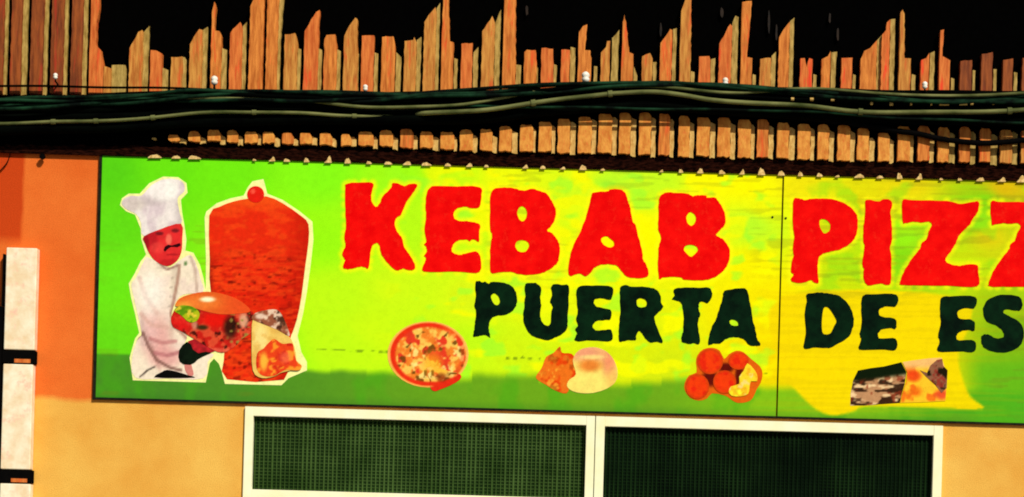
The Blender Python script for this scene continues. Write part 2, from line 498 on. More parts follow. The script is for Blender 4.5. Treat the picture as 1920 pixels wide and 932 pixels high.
# slivers of slat: lit glimpses by the cables, dim ones in the shade
SP = [(45, 246, 5, 4), (289, 260, 9, 5), (330, 264, 11, 6)]
DIM = [(988, 19, 5, 22), (1239, 56, 4, 26), (1556, 34, 4, 24), (1571, 64, 4, 30), (1442, 41, 4, 40), (1354, 24, 6, 20), (1456, 60, 4, 30)]
for a, b, wd, ht in SP + DIM:
    mb = MB(); pts = []
    for i in range(9):
        t = 2 * math.pi * i / 9
        pts.append((a + wd * .5 * math.cos(t) * random.uniform(.75, 1.2), b + ht * .5 * math.sin(t) * random.uniform(.75, 1.2)))
    mb.prism([(P(p, q, FLY).x, P(p, q, FLY).z) for p, q in pts], FLY, -.009)
    mb.build('sliver', M['edge_tan'] if (a, b, wd, ht) in SP else M['slat_dim'], upper)

lower = thing('slat_cladding', 'lower lit strip of the ribbed cladding as cut ochre slats, above the sign', 'cladding', (0, 0, uv(960, 290)[1]))
LA = [(948,1010,368,402,1048,390,415),(1062,1125,350,405,1160,385,415),(1170,1240,340,405,1270,375,418),(1278,1340,345,410,1368,380,425),(1378,1450,350,415,1470,365,425),
      (1480,1545,352,415,1575,385,432),(1588,1650,358,420,1680,395,425),(1690,1755,358,420,1785,380,425),(1800,1868,360,425,1890,390,430)]
LB = [(0,55,365,430,85,385,432),(98,180,352,430,205,385,445),(218,290,345,430,318,380,450),(332,405,338,440,430,375,445),(445,515,350,440,555,385,455),(560,635,352,450,650,385,460),
      (668,740,342,455,765,375,465),(783,850,335,455,878,375,465),(890,960,322,460,993,350,470),(1008,1080,310,460,1095,340,465),(1112,1185,295,460,1205,320,468),(1220,1290,278,470,1320,300,482),
      (1335,1410,268,470,1438,285,475),(1448,1525,250,470,1555,275,482),(1565,1630,245,475,1660,275,485),(1678,1745,245,480,1770,275,490),(1790,1850,248,482,1872,285,490)]
LC = [(-20,40,262,490,65,300,492),(83,155,270,488,185,300,495),(200,270,272,492,298,305,500),(315,385,282,495,405,315,500),(422,485,282,495,512,320,500),(535,600,298,500,632,330,508),
      (650,720,308,505,742,335,507),(763,825,312,505,852,345,515),(875,945,315,510,970,350,515),(985,1050,330,510,1080,390,515),(1103,1165,358,515,1188,395,525),(1212,1280,320,515,1300,345,518),
      (1327,1390,318,515,1415,350,520),(1440,1500,325,520,1532,360,525),(1560,1620,325,520,1648,355,530),(1675,1735,330,520,1770,370,535),(1790,1855,340,525,1885,355,530),(1908,1970,345,530,2000,370,535),
      (2022,2085,350,535,2115,370,540),(2136,2200,350,540,2230,370,545)]
for ox, L in ((0, LA), (640, LB), (1280, LC)):
    for i, (a, b, t, bo, fx, ft, fb) in enumerate(L):
        q = lambda x, y: (ox + x / 3, 130 + y / 3)
        sk = random.uniform(-4, 6)
        mid = (a + b) / 2
        mn = [q(a, t + 6 + sk), q(a + 8, t), q(mid, t + random.uniform(-5, 5)), q(b - 12, t + 2), q(b, t + 22)]
        fl = [q(b + 1, ft - 4), q((b + fx) / 2, ft + random.uniform(-6, 6)), q(fx, ft + 10)]
        tone = 'slat_ochre' if (ox, i) not in ((0, 6), (640, 3), (640, 16), (1280, 4), (1280, 12), (1280, 14), (1280, 15)) else 'slat_orange'
        if ox == 1280 and i > 15: tone = 'slat_brown'
        slat(lower, mn, fl, 130 + bo / 3, 130 + fb / 3 + 1, [M[tone], M['edge_tan'] if not (ox == 1280 and i > 12) else M['edge_olive']], 1.3)

# brown band put in for shade above the sign, with lit slat tips
foot_band = thing('shade_band', 'dark brown band standing for shade, with pale lit slat tips, above the sign', 'foot_shade', (0, 0, ztop_sign))
mb = MB()
top = []
for px in range(-500, 2420, 9):
    base = 268 + .0215 * px if px > 250 else 274 + .02 * (px - 250) * .4
    top.append((px, base + random.uniform(-2.5, 2.5)))
bot = [(px, 291 + .0281 * (px - 188)) for px in range(2420, -510, -300)]
mb.prism([(P(a, b, -.018).x, P(a, b, -.018).z) for a, b in top + bot], -.018, -.0065)
mb.build('board', M['foot_shade'], foot_band)  # brown board stands for the shade above the sign
DA = [(290, 290, 30, 7), (330, 292, 20, 6), (365, 293, 28, 7), (477, 299, 8, 4), (510, 297, 14, 9), (538, 301, 14, 6), (575, 298, 12, 9), (615, 297, 16, 15),
      (652, 302, 14, 12), (692, 305, 12, 6), (728, 306, 18, 6), (763, 306, 18, 8), (800, 307, 22, 7), (840, 308, 14, 6), (880, 309, 14, 8), (912, 310, 10, 5),
      (985, 314, 12, 9), (1018, 315, 12, 8), (1055, 316, 12, 6), (1093, 315, 16, 11), (1130, 319, 10, 4), (1240, 322, 8, 6), (1277, 323, 10, 8), (1313, 323, 14, 11), (1354, 326, 14, 9),
      (1391, 325, 12, 11), (1428, 323, 16, 16), (1465, 329, 15, 11), (1501, 330, 11, 10), (1537, 331, 13, 9), (1570, 334, 10, 4), (1611, 334, 22, 8), (1650, 336, 15, 6),
      (1687, 333, 12, 14), (1723, 334, 14, 13), (1765, 339, 8, 4), (1800, 340, 10, 5), (1838, 340, 18, 8), (1878, 340, 18, 9), (1915, 339, 20, 15)]
for a, b, wd, ht in DA:
    wd *= .85; ht *= .8
    base = 292.5 + .0281 * (a - 188)
    mb = MB(); pts = []
    n = 9; pk = random.uniform(.3, .75)
    for i in range(n):
        t = i / (n - 1)
        h = max(0, math.sin(math.pi * t ** (math.log(.5) / math.log(pk)))) ** .7
        pts.append((a + (t - .5) * wd, base - ht * .95 * h * random.uniform(.75, 1.15) - .2))
    pts += [(a + wd * .5, base + .8), (a - wd * .5, base + .8)]
    mb.prism([(P(p, q, -.0205).x, P(p, q, -.0205).z) for p, q in pts], -.0205, -.0182)
    mb.build('lit_tip', M['tip_lit'], foot_band, bevel=0)  # pale pieces stand for lit tips of the slats
mb = MB()
c = P(80, 294, -.02)
mb.tube([(c.x, -.030, c.z), (c.x, -.0182, c.z)], .012, 10)
mb.build('bolt', M['black_iron'], foot_band)

# ------------------------------------------------------------------ cables
def cable(pts, r, y, mat, label, group='cables in the bundle above the sign', wob=.004, clips=(), depth=None, beads=()):
    path = crom([(a, b) for a, b in pts], 8)
    ph = random.uniform(0, 6)
    out = []
    for i, (a, b) in enumerate(path):
        yy = (y if depth is None else float(np.interp(a, [d[0] for d in depth], [d[1] for d in depth]))) + wob * math.sin(a / 90 + ph)
        out.append(P(a, b + .8 * math.sin(a / 37 + ph), yy))
    t = thing('cable', label, 'cable', out[len(out) // 2], group)
    mb = MB(); mb.tube(out, r, 8)
    mb.build('sheath', M[mat], t, smooth=True)
    for cx in clips:
        i = min(range(len(path)), key=lambda k: abs(path[k][0] - cx))
        a, b = out[max(i - 1, 0)], out[min(i + 1, len(out) - 1)]
        d = (b - a).normalized(); p = out[i]
        mb = MB(); mb.tube([p - d * .009, p + d * .009], r * 1.5, 10)
        mb.build('cable_clip', M[mat], t)
    for cx, hw in beads:
        i = min(range(len(path)), key=lambda k: abs(path[k][0] - cx))
        a, b = out[max(i - 1, 0)], out[min(i + 1, len(out) - 1)]
        d = (b - a).normalized(); p = out[i] + d * ((cx - path[i][0]) * S)
        mb = MB(); mb.tube([p - d * hw, p + d * hw], r * 1.12, 10)
        mb.build('lit_glimpse', M['edge_tan'], t)  # pale bands stand for lit slats glimpsed through the bundle
    return t
def zz(o, pts): return [(o + a / 3, 130 + b / 3) for a, b in pts]
DK = 'thick black cable in the dark core of the bundle above the sign'
core = [
  ([(-300, 212), (0, 205), (200, 205), (420, 200), (640, 196), (900, 196), (1150, 178), (1400, 182), (1650, 196), (1920, 198), (2200, 195)], .021),
  ([(-300, 232), (0, 222), (200, 220), (420, 212), (640, 208), (860, 212), (1000, 200), (1150, 190), (1400, 198), (1650, 212), (1920, 214), (2200, 212)], .021),
  ([(-300, 252), (0, 244), (180, 240), (400, 228), (640, 224), (860, 224), (1000, 212), (1150, 199), (1300, 203), (1480, 214), (1700, 224), (1920, 226), (2200, 224)], .021),
  ([(-300, 196), (0, 192), (200, 191), (420, 186), (640, 180), (900, 182), (1150, 167), (1400, 168), (1700, 175), (1920, 176), (2200, 174)], .014),
]
for pts, r in core:
    cable(pts, r, -.066, 'cable_black', DK)
DG = 'dark green cable twisting through the top of the bundle'
tw = []
for k in range(6):
    pts = []
    for i, px in enumerate(range(-300, 2300, 110)):
        base = (180 + max(0, 350 - px) * .045) if px < 700 else 178 - 14 * math.exp(-((px - 1180) / 300) ** 2) + (px - 1180) * .006
        pts.append((px, base + 9 * math.sin(px / (120 + 17 * k) + k * 1.1) + 1.5 * math.sin(px / 40 + k)))
    tw.append(pts)
for k, pts in enumerate(tw):
    cable(pts, .0075, -.094 - .004 * (k % 3), 'cable_green' if k != 3 else 'cable_black', DG if k != 3 else DK, wob=.016)
cable(zz(0, [(-900, 300), (-300, 305), (90, 303), (300, 297), (540, 290), (860, 272), (1180, 242), (1430, 240), (1700, 248), (1920, 260), (2240, 262), (2500, 258), (2800, 215), (3400, 150), (4000, 175), (5000, 190), (6500, 180)]),
      .0068, -.098, 'cable_olive', 'thin olive cable lowest in the bundle at the left, crossing under the others', clips=(103, 180, 292, 478, 662), depth=((-300, -.07), (20, -.082), (110, -.094), (560, -.096), (640, -.086), (760, -.07), (900, -.055)))
cable(zz(640, [(-1200, 215), (-400, 240), (200, 258), (490, 248), (780, 230), (1080, 190), (1400, 150), (1550, 132), (1750, 127), (1920, 147), (2080, 172), (2320, 188), (2620, 208), (2920, 237), (3320, 243), (3760, 232), (4100, 212), (4800, 200)]),
      .0092, -.106, 'cable_olive', 'pale olive cable arching over the middle of the bundle in front', clips=(1002, 1142, 1616, 1893), depth=((-300, -.055), (770, -.06), (800, -.1), (850, -.106), (2400, -.106)))
cable(zz(640, [(-900, 160), (-300, 170), (170, 212), (600, 205), (900, 160), (1090, 128), (1300, 108), (1700, 95), (2200, 130), (2700, 110), (3300, 150), (4200, 120)]),
      .0066, -.102, 'cable_olive', 'olive green cable slanting up through the bundle behind the pale one', clips=(1000,))
cable(zz(1280, [(-1400, 205), (-600, 215), (0, 225), (400, 230), (740, 240), (1100, 268), (1500, 285), (1900, 300), (2500, 300)]),
      .0055, -.096, 'cable_green', 'thin green cable running below the pale olive one on the right')
cable([(-300, 156), (0, 161), (180, 163), (330, 166), (520, 171), (700, 175), (900, 171), (1010, 166)], .0048, -.062, 'cable_black', 'thin black wire across the feet of the slats at the left', 'single wires on the wall', .001)
cable(zz(1280, [(500, 262), (900, 295), (1080, 325), (1200, 347), (1330, 366), (1440, 390), (1560, 404), (1690, 413), (1830, 408), (1980, 395), (2400, 370)]),
      .0115, -.056, 'black_iron', 'cable shadow built as a black tube across the short ochre slats, right', 'single wires on the wall', .001)  # shadow of a cable given as a solid black tube
cable([(-40, 335), (-10, 328), (4, 316), (14, 303), (20, 286)], .0022, -.010, 'cable_black', 'thin black wire curving up the orange wall at the left edge', 'single wires on the wall', 0)

cable([(1300, 176), (1400, 182), (1480, 185), (1560, 187), (1640, 195), (1720, 194), (1800, 195), (1870, 194), (2000, 190), (2200, 188)], .006, -.104, 'cable_black',
      'black cable with pale bands for lit slats glimpsed, over the pale olive cable', wob=.001,
      beads=((1486, .006), (1522, .007), (1561, .007), (1634, .005), (1671, .007), (1708, .004), (1746, .004), (1770, .02), (1806, .016), (1822, .006), (1862, .005)))

# white insulators above the bundle
def insulator(px, py, r, label):
    c = P(px, py + 3, -.085)
    t = thing('insulator', label, 'insulator', c, 'white insulators above the cables')
    mb = MB(); h = r * 1.25
    mb.tube([(c.x, c.y, c.z + h), (c.x, c.y, c.z + h * .7), (c.x, c.y, c.z + h * .25), (c.x, c.y, c.z), (c.x, c.y, c.z - h * .3), (c.x, c.y, c.z - h * .75), (c.x, c.y, c.z - h)],
            [r * .35, r * .8, r, r * .7, r * .95, r * .75, r * .3], 14)
    mb.build('knob', M['porcelain'], t, smooth=True)
    mb = MB()
    mb.tube([(c.x, c.y, c.z - h * .9), (c.x, c.y, c.z - h * 1.6), (c.x, -.045, c.z - h * 1.9), (c.x, -.008, c.z - h * 1.9)], r * .34, 8)
    mb.build('bracket', M['black_iron'], t, smooth=True)
insulator(402, 148, .015, 'white insulator on the spired slat, left of the two tallest slats')
insulator(685, 162, .011, 'small chalky insulator at the foot of a square topped rust slat')
insulator(1098, 142, .018, 'largest and brightest white insulator, over the hump of the cables')
insulator(1360, 150, .013, 'white insulator under the pointed rust slat, right of the cable hump')
insulator(1734, 157, .012, 'rightmost white insulator, near the right end of the slats')
insulator(104, 140, .010, 'leftmost small insulator, against the full height dark red slats')

# ------------------------------------------------------------------ white shutter at the left edge
sh = thing('shutter', 'white wide slatted shutter on a black iron post at the left edge', 'shutter', (uv(40, 700)[0], 0, uv(40, 700)[1]))
lx0, lx1 = uv(12, 700)[0], uv(69, 700)[0]
zt = uv(40, 468)[1]
mb = MB(); mb.box(uv(-30, 700)[0], uv(8, 700)[0], -.055, -.002, .6, uv(5, 577)[1]); mb.build('post', M['black_iron'], sh, bevel=.002)
mb = MB(); mb.box(uv(8.5, 500)[0], uv(12, 500)[0], -.030, -.002, uv(5, 575)[1], uv(5, 478)[1]); mb.build('strip', M['black_iron'], sh)
z = zt
first = True
for k in range(6):
    z2 = z - (190 if k != 1 else 196) * S
    mb = MB(); mb.box(lx0, lx1 - .004 * (k % 2), -.052, -.004, z2, z)
    mb.build('board', M['white_board'], sh, bevel=.0035)
    mb = MB(); mb.box(uv(8.5, 700)[0], lx1 + .002, -.046, -.003, z2 - 25 * S, z2 - .002); mb.build('arm', M['black_iron'], sh, bevel=.002)
    mb = MB(); mb.box(uv(32, 700)[0], uv(62, 700)[0], -.048, -.0465, z2 - 24 * S, z2 - 17 * S); mb.build('plate', M['slat_rust'], sh)
    z = z2 - 27 * S

# ------------------------------------------------------------------ windows under the sign
def window(px0, px1, label, wire, pane, inner):
    x0 = uv(px0, 780)[0]; x1 = uv(px1, 780)[0]
    fw = inner * S
    zt_ = wtop - .002
    t = thing('window', label, 'window', ((x0 + x1) / 2, 0, WB), 'cream framed windows under the sign')
    rz = uv(700, 934)[1]          # centre of the horizontal rail
    mb = MB()
    mb.box(x0, x0 + fw, -.014, .06, WB, zt_)
    mb.box(x1 - fw, x1, -.014, .06, WB, zt_)
    mb.box(x0 + fw, x1 - fw, -.013, .059, zt_ - fw * 1.08, zt_)
    mb.box(x0 + fw, x1 - fw, -.013, .059, rz - .03, rz + .022)
    mb.box(x0 + fw, x1 - fw, -.013, .059, WB, WB + fw)
    mb.build('frame', M['cream'], t, bevel=.0015)
    for za, zb in ((rz + .022, zt_ - fw * 1.08), (WB + fw, rz - .03)):
        mb = MB()
        xa, xb = x0 + fw, x1 - fw
        n = int((xb - xa) / (8.0 * S))
        for i in range(n):
            xx = xa + (i + .5) * (xb - xa) / n + random.uniform(-.0008, .0008)
            wdt = random.choice((.0018, .0024, .003, .0036))
            mb.box(xx - wdt, xx + wdt, .010, .0125, za, zb)
        m = int((zb - za) / (6.0 * S))
        for i in range(m):
            z_ = za + (i + .5) * (zb - za) / m + random.uniform(-.0005, .0005)
            wdt = random.uniform(.0010, .0018)
            mb.box(xa, xb, .0128, .0145, z_ - wdt, z_ + wdt)
        mb.build('insect_screen', wire, t)
        mb = MB(); mb.box(xa, xb, .0155, .022, za, zb); mb.build('pane', pane, t)
window(460, 1116, 'left cream framed window with dusty green insect screen under the sign', M['screen_light'], M['pane'], 16)
window(1117.5, 1768, 'right cream framed window with darker screen under the sign', M['screen_dark'], M['pane_dark'], 17)

# ------------------------------------------------------------------ shop sign
sign = thing('shop_sign', 'long green and yellow kebab and pizza shop sign with red and black lettering', 'sign', (uv(960, 540)[0], 0, uv(960, 790)[1]))
# letters, traced in enlarged crops: (origin, scale)
CR = {'a': (600, 320, 3.883), 'b': (1040, 320, 3.884), 'c': (1440, 320, 3.883), 'd': (860, 510, 3.2), 'e': (1440, 530, 3.329)}
Zp = [(975,225),(1050,220),(1300,225),(1400,245),(1470,235),(1530,230),(1525,300),(1490,350),(1470,390),(1430,430),(1385,480),(1365,530),(1330,590),(1290,640),(1300,670),(1345,690),(1400,695),(1450,685),(1520,690),(1525,740),(1520,845),(1300,840),(1100,838),(970,835),(960,810),(985,740),(1020,680),(1070,610),(1110,560),(1115,530),(1150,500),(1170,440),(1190,400),(1170,375),(1110,380),(1060,375),(1000,385),(980,375)]
Ep = [(590,85),(640,75),(800,78),(795,150),(740,150),(695,165),(690,195),(710,215),(770,220),(798,240),(795,290),(760,285),(720,290),(690,310),(685,335),(700,350),(795,352),(795,420),(700,418),(570,418),(580,360),(570,320),(585,250),(580,150)]
RED = [
 ('a', [[(195,100),(250,92),(385,92),(380,150),(375,215),(395,255),(415,265),(440,235),(460,190),(520,125),(530,95),(565,95),(615,115),(655,100),(710,105),(690,150),(650,205),(615,270),(590,325),(555,350),(545,400),(565,450),(600,495),(610,550),(650,610),(690,680),(690,720),(650,728),(610,715),(560,728),(510,690),(475,650),(445,600),(435,550),(415,530),(385,545),(370,600),(355,710),(330,705),(300,700),(250,712),(195,720),(170,700),(185,655),(165,610),(190,545),(180,490),(190,400),(185,250),(185,130)]]),
 ('a', [[(800,130),(840,115),(1000,118),(1130,118),(1180,140),(1175,190),(1165,265),(1110,275),(1060,265),(1005,275),(975,310),(980,350),(1015,370),(1070,370),(1125,380),(1165,400),(1160,450),(1158,520),(1130,505),(1105,505),(1090,518),(1070,505),(1020,508),(975,535),(960,580),(975,605),(1020,615),(1070,605),(1155,600),(1165,740),(1000,738),(760,738),(765,670),(775,640),(760,620),(780,590),(775,560),(760,540),(775,520),(765,430),(775,330),(770,250),(780,170)]]),
 ('a', [[(1265,140),(1330,128),(1390,128),(1440,140),(1490,150),(1545,135),(1590,150),(1640,165),(1680,210),(1705,260),(1720,305),(1705,370),(1680,410),(1655,440),(1690,460),(1725,500),(1745,550),(1745,610),(1730,670),(1690,710),(1650,735),(1590,755),(1520,762),(1450,755),(1390,740),(1320,742),(1245,745),(1240,650),(1242,560),(1255,470),(1240,430),(1240,330),(1240,200)],
        [(1470,262),(1495,275),(1508,310),(1500,350),(1475,372),(1450,355),(1437,315),(1445,280)], [(1470,508),(1510,520),(1523,548),(1505,585),(1475,597),(1440,585),(1422,550),(1435,518)]]),
 ('b', [[(270,180),(290,160),(385,155),(400,143),(440,138),(490,145),(520,180),(535,230),(550,270),(555,310),(570,375),(590,400),(600,450),(625,540),(640,600),(645,655),(665,680),(680,730),(675,775),(600,785),(540,780),(500,750),(470,710),(440,690),(390,683),(330,690),(290,710),(265,740),(225,772),(190,755),(160,755),(115,770),(100,740),(105,680),(125,580),(160,500),(190,440),(225,350),(250,270),(260,220)],
        [(345,490),(380,480),(400,495),(430,520),(430,550),(400,562),(360,545),(340,515)]]),
 ('b', [[(785,175),(820,160),(880,165),(960,170),(1005,190),(1040,182),(1100,185),(1110,200),(1165,200),(1200,240),(1230,290),(1245,350),(1235,400),(1200,440),(1175,475),(1220,500),(1255,540),(1275,590),(1270,650),(1250,700),(1225,735),(1180,770),(1120,795),(1050,800),(940,795),(925,780),(860,775),(790,780),(760,790),(752,700),(755,600),(760,550),(775,490),(755,430),(755,330),(760,210)],
        [(990,305),(1020,325),(1028,360),(1010,395),(990,405),(968,385),(958,350),(968,320)], [(990,543),(1030,555),(1042,580),(1020,610),(990,630),(960,605),(940,578),(955,550)]]),
 ('c', [[(190,205),(235,208),(265,220),(300,210),(400,208),(480,215),(550,240),(610,280),(645,330),(652,400),(640,470),(610,520),(565,555),(510,580),(440,595),(395,610),(370,635),(360,690),(362,750),(365,820),(330,815),(310,800),(270,815),(215,820),(175,810),(165,790),(185,760),(165,740),(170,680),(185,620),(180,570),(190,480),(180,400),(180,260)],
        [(375,365),(400,355),(435,370),(452,400),(445,440),(410,460),(390,440),(375,405)]]),
 ('c', [[(705,225),(740,215),(800,228),(830,215),(875,212),(900,240),(890,310),(895,360),(900,430),(900,500),(885,570),(895,620),(895,740),(890,820),(860,835),(830,825),(780,830),(720,835),(695,790),(695,720),(685,680),(700,560),(690,500),(695,400),(705,300)]]),
 ('c', [Zp]),
 ('c', [[(a + 645, b + 10) for a, b in Zp]]),
]
BLK = [
 ('d', [[(100,70),(120,55),(140,65),(160,60),(180,72),(200,62),(260,65),(310,80),(340,115),(352,160),(345,205),(320,240),(280,258),(230,265),(200,280),(185,310),(182,350),(190,395),(165,380),(130,385),(90,388),(95,345),(100,300),(105,240),(95,200),(105,150)], [(195,145),(215,130),(240,150),(248,180),(235,200),(215,195),(200,170)]]),
 ('d', [[(400,75),(450,68),(475,75),(495,100),(490,150),(495,200),(490,260),(500,300),(530,325),(550,310),(555,250),(565,210),(550,180),(560,140),(555,95),(575,75),(620,80),(660,85),(660,180),(655,280),(650,340),(620,375),(580,395),(540,410),(480,400),(430,375),(400,330),(388,270),(395,200),(400,150)]]),
 ('d', [[(715,95),(800,85),(920,92),(915,165),(860,160),(820,165),(812,190),(830,210),(880,220),(915,235),(912,285),(880,290),(830,295),(805,325),(820,350),(870,350),(915,350),(915,415),(800,412),(700,415),(710,370),(700,350),(715,320),(705,290),(715,240),(710,180)]]),
 ('d', [[(970,95),(1000,80),(1040,90),(1120,92),(1180,105),(1210,140),(1215,185),(1228,212),(1205,240),(1175,270),(1180,310),(1200,360),(1225,425),(1180,420),(1150,425),(1120,400),(1100,370),(1080,355),(1065,390),(1060,410),(1010,412),(965,418),(960,370),(965,300),(970,240),(968,160)], [(1070,170),(1095,160),(1125,175),(1125,205),(1095,215),(1072,205)]]),
 ('d', [[(1290,105),(1350,95),(1430,97),(1500,95),(1520,130),(1510,170),(1490,190),(1465,180),(1445,185),(1440,220),(1448,260),(1435,300),(1440,360),(1445,430),(1410,430),(1380,432),(1345,425),(1335,400),(1345,360),(1350,300),(1345,240),(1335,190),(1310,175),(1280,165),(1295,140)]]),
 ('d', [[(1590,120),(1620,108),(1700,100),(1730,115),(1745,180),(1755,230),(1765,290),(1780,350),(1790,400),(1810,440),(1780,445),(1740,440),(1715,410),(1680,395),(1640,392),(1600,405),(1570,430),(1530,432),(1500,440),(1500,400),(1515,340),(1545,280),(1560,230),(1580,170)], [(1625,295),(1645,287),(1672,300),(1675,322),(1650,325),(1630,315)]]),
 ('e', [[(240,75),(290,65),(350,65),(410,75),(460,95),(500,140),(525,190),(535,240),(525,290),(505,335),(460,370),(410,395),(380,410),(300,405),(225,412),(230,350),(235,280),(228,200),(240,120)], [(345,165),(370,155),(400,190),(425,240),(410,275),(390,315),(360,325),(338,310),(335,240)]]),
 ('e', [Ep]),
 ('e', [[(a + 490, b + 12) for a, b in Ep]]),
 ('e', [[(1580,110),(1560,90),(1500,78),(1430,82),(1370,110),(1340,160),(1345,210),(1370,250),(1430,275),(1465,310),(1465,340),(1420,348),(1370,325),(1335,330),(1328,370),(1350,410),(1400,430),(1460,440),(1520,425),(1570,395),(1592,340),(1590,290),(1560,240),(1500,210),(1465,190),(1480,170),(1530,175),(1570,175),(1585,150)]]),
]
def to_px(key, loops):
    ox, oy, s = CR[key]
    return [[(ox + a / s, oy + b / s) for a, b in L] for L in loops]
def letter(loops, mat, jag):
    cu = bpy.data.curves.new('tmp', 'CURVE')
    cu.dimensions = '2D'; cu.fill_mode = 'BOTH'; cu.extrude = .0008
    for n, L in enumerate(loops):
        pts = crom(L, 4, True)
        sp = cu.splines.new('POLY'); sp.points.add(len(pts) - 1); sp.use_cyclic_u = True
        for p, q in zip(sp.points, pts):
            j = jag if n == 0 else jag * .4
            x, z = uv(q[0] + random.uniform(-j, j), q[1] + random.uniform(-j, j))
            p.co = (x, z, 0, 1)
    to = bpy.data.objects.new('tmp', cu)
    COL.objects.link(to)
    dg = bpy.context.evaluated_depsgraph_get()
    me = bpy.data.meshes.new_from_object(to.evaluated_get(dg))
    me.transform(Matrix(((1, 0, 0, 0), (0, 0, -1, SIGN_Y - .0010), (0, 1, 0, 0), (0, 0, 0, 1))))
    me.name = 'letter'
    me.materials.clear()
    bpy.data.objects.remove(to); bpy.data.curves.remove(cu)
    return obj('letter', me, mat, sign)
red_px = [to_px(k, L) for k, L in RED]
blk_px = [to_px(k, L) for k, L in BLK]

# printed background
BG = [((200,320),(86,206,20)),((200,420),(96,216,20)),((200,520),(104,226,20)),((200,640),(100,214,20)),((320,315),(104,224,16)),((420,320),(112,232,16)),((600,330),(132,246,20)),((600,450),(152,250,16)),
 ((620,560),(188,254,20)),((640,640),(190,250,20)),((400,600),(130,240,18)),((480,660),(140,235,20)),((750,330),(156,255,20)),((760,420),(180,255,20)),((750,540),(202,255,20)),((700,620),(200,254,18)),((850,330),(196,255,16)),
 ((950,330),(232,252,10)),((900,560),(214,240,20)),((1090,330),(222,255,16)),((1000,560),(236,246,10)),((1200,440),(252,252,0)),((1240,345),(196,255,30)),((1130,350),(180,255,40)),((1330,350),(246,250,4)),((1400,345),(250,246,0)),
 ((1410,420),(184,255,40)),((1430,390),(240,250,8)),((1410,500),(246,240,0)),((1430,620),(246,226,0)),((1400,570),(244,232,0)),((1500,350),(236,226,10)),((1700,350),(232,216,10)),((1880,355),(222,184,12)),((1850,376),(130,214,16)),
 ((1630,400),(230,216,6)),((1690,440),(150,240,20)),((1690,490),(128,214,16)),((1800,500),(200,230,10)),((1850,440),(230,206,12)),((1835,420),(120,226,20)),((1560,500),(196,226,10)),((1490,600),(250,226,0)),((1730,600),(244,220,0)),
 ((1890,560),(160,200,14)),((1900,620),(130,180,16)),((1500,690),(242,216,0)),((1220,620),(220,236,10)),((1150,560),(232,240,6)),((1180,660),(214,232,10)),((960,650),(206,240,16)),((900,640),(190,246,20)),((1250,690),(206,228,14)),((1460,560),(248,230,0)),((1470,660),(240,214,0))]
bgp = np.array([b[0] for b in BG], float); bgc = np.array([b[1] for b in BG], float)
red_edge = np.array([q for L in red_px for l in L[:1] for q in crom(l, 2, True)])
DISC = [(1466,556),(1464,690),(1490,730),(1530,768),(1562,779),(1600,772),(1622,763),(1730,764),(1842,768),(1818,742),(1802,704),(1796,664),(1800,560)]
DISCS = crom(DISC, 4, True)
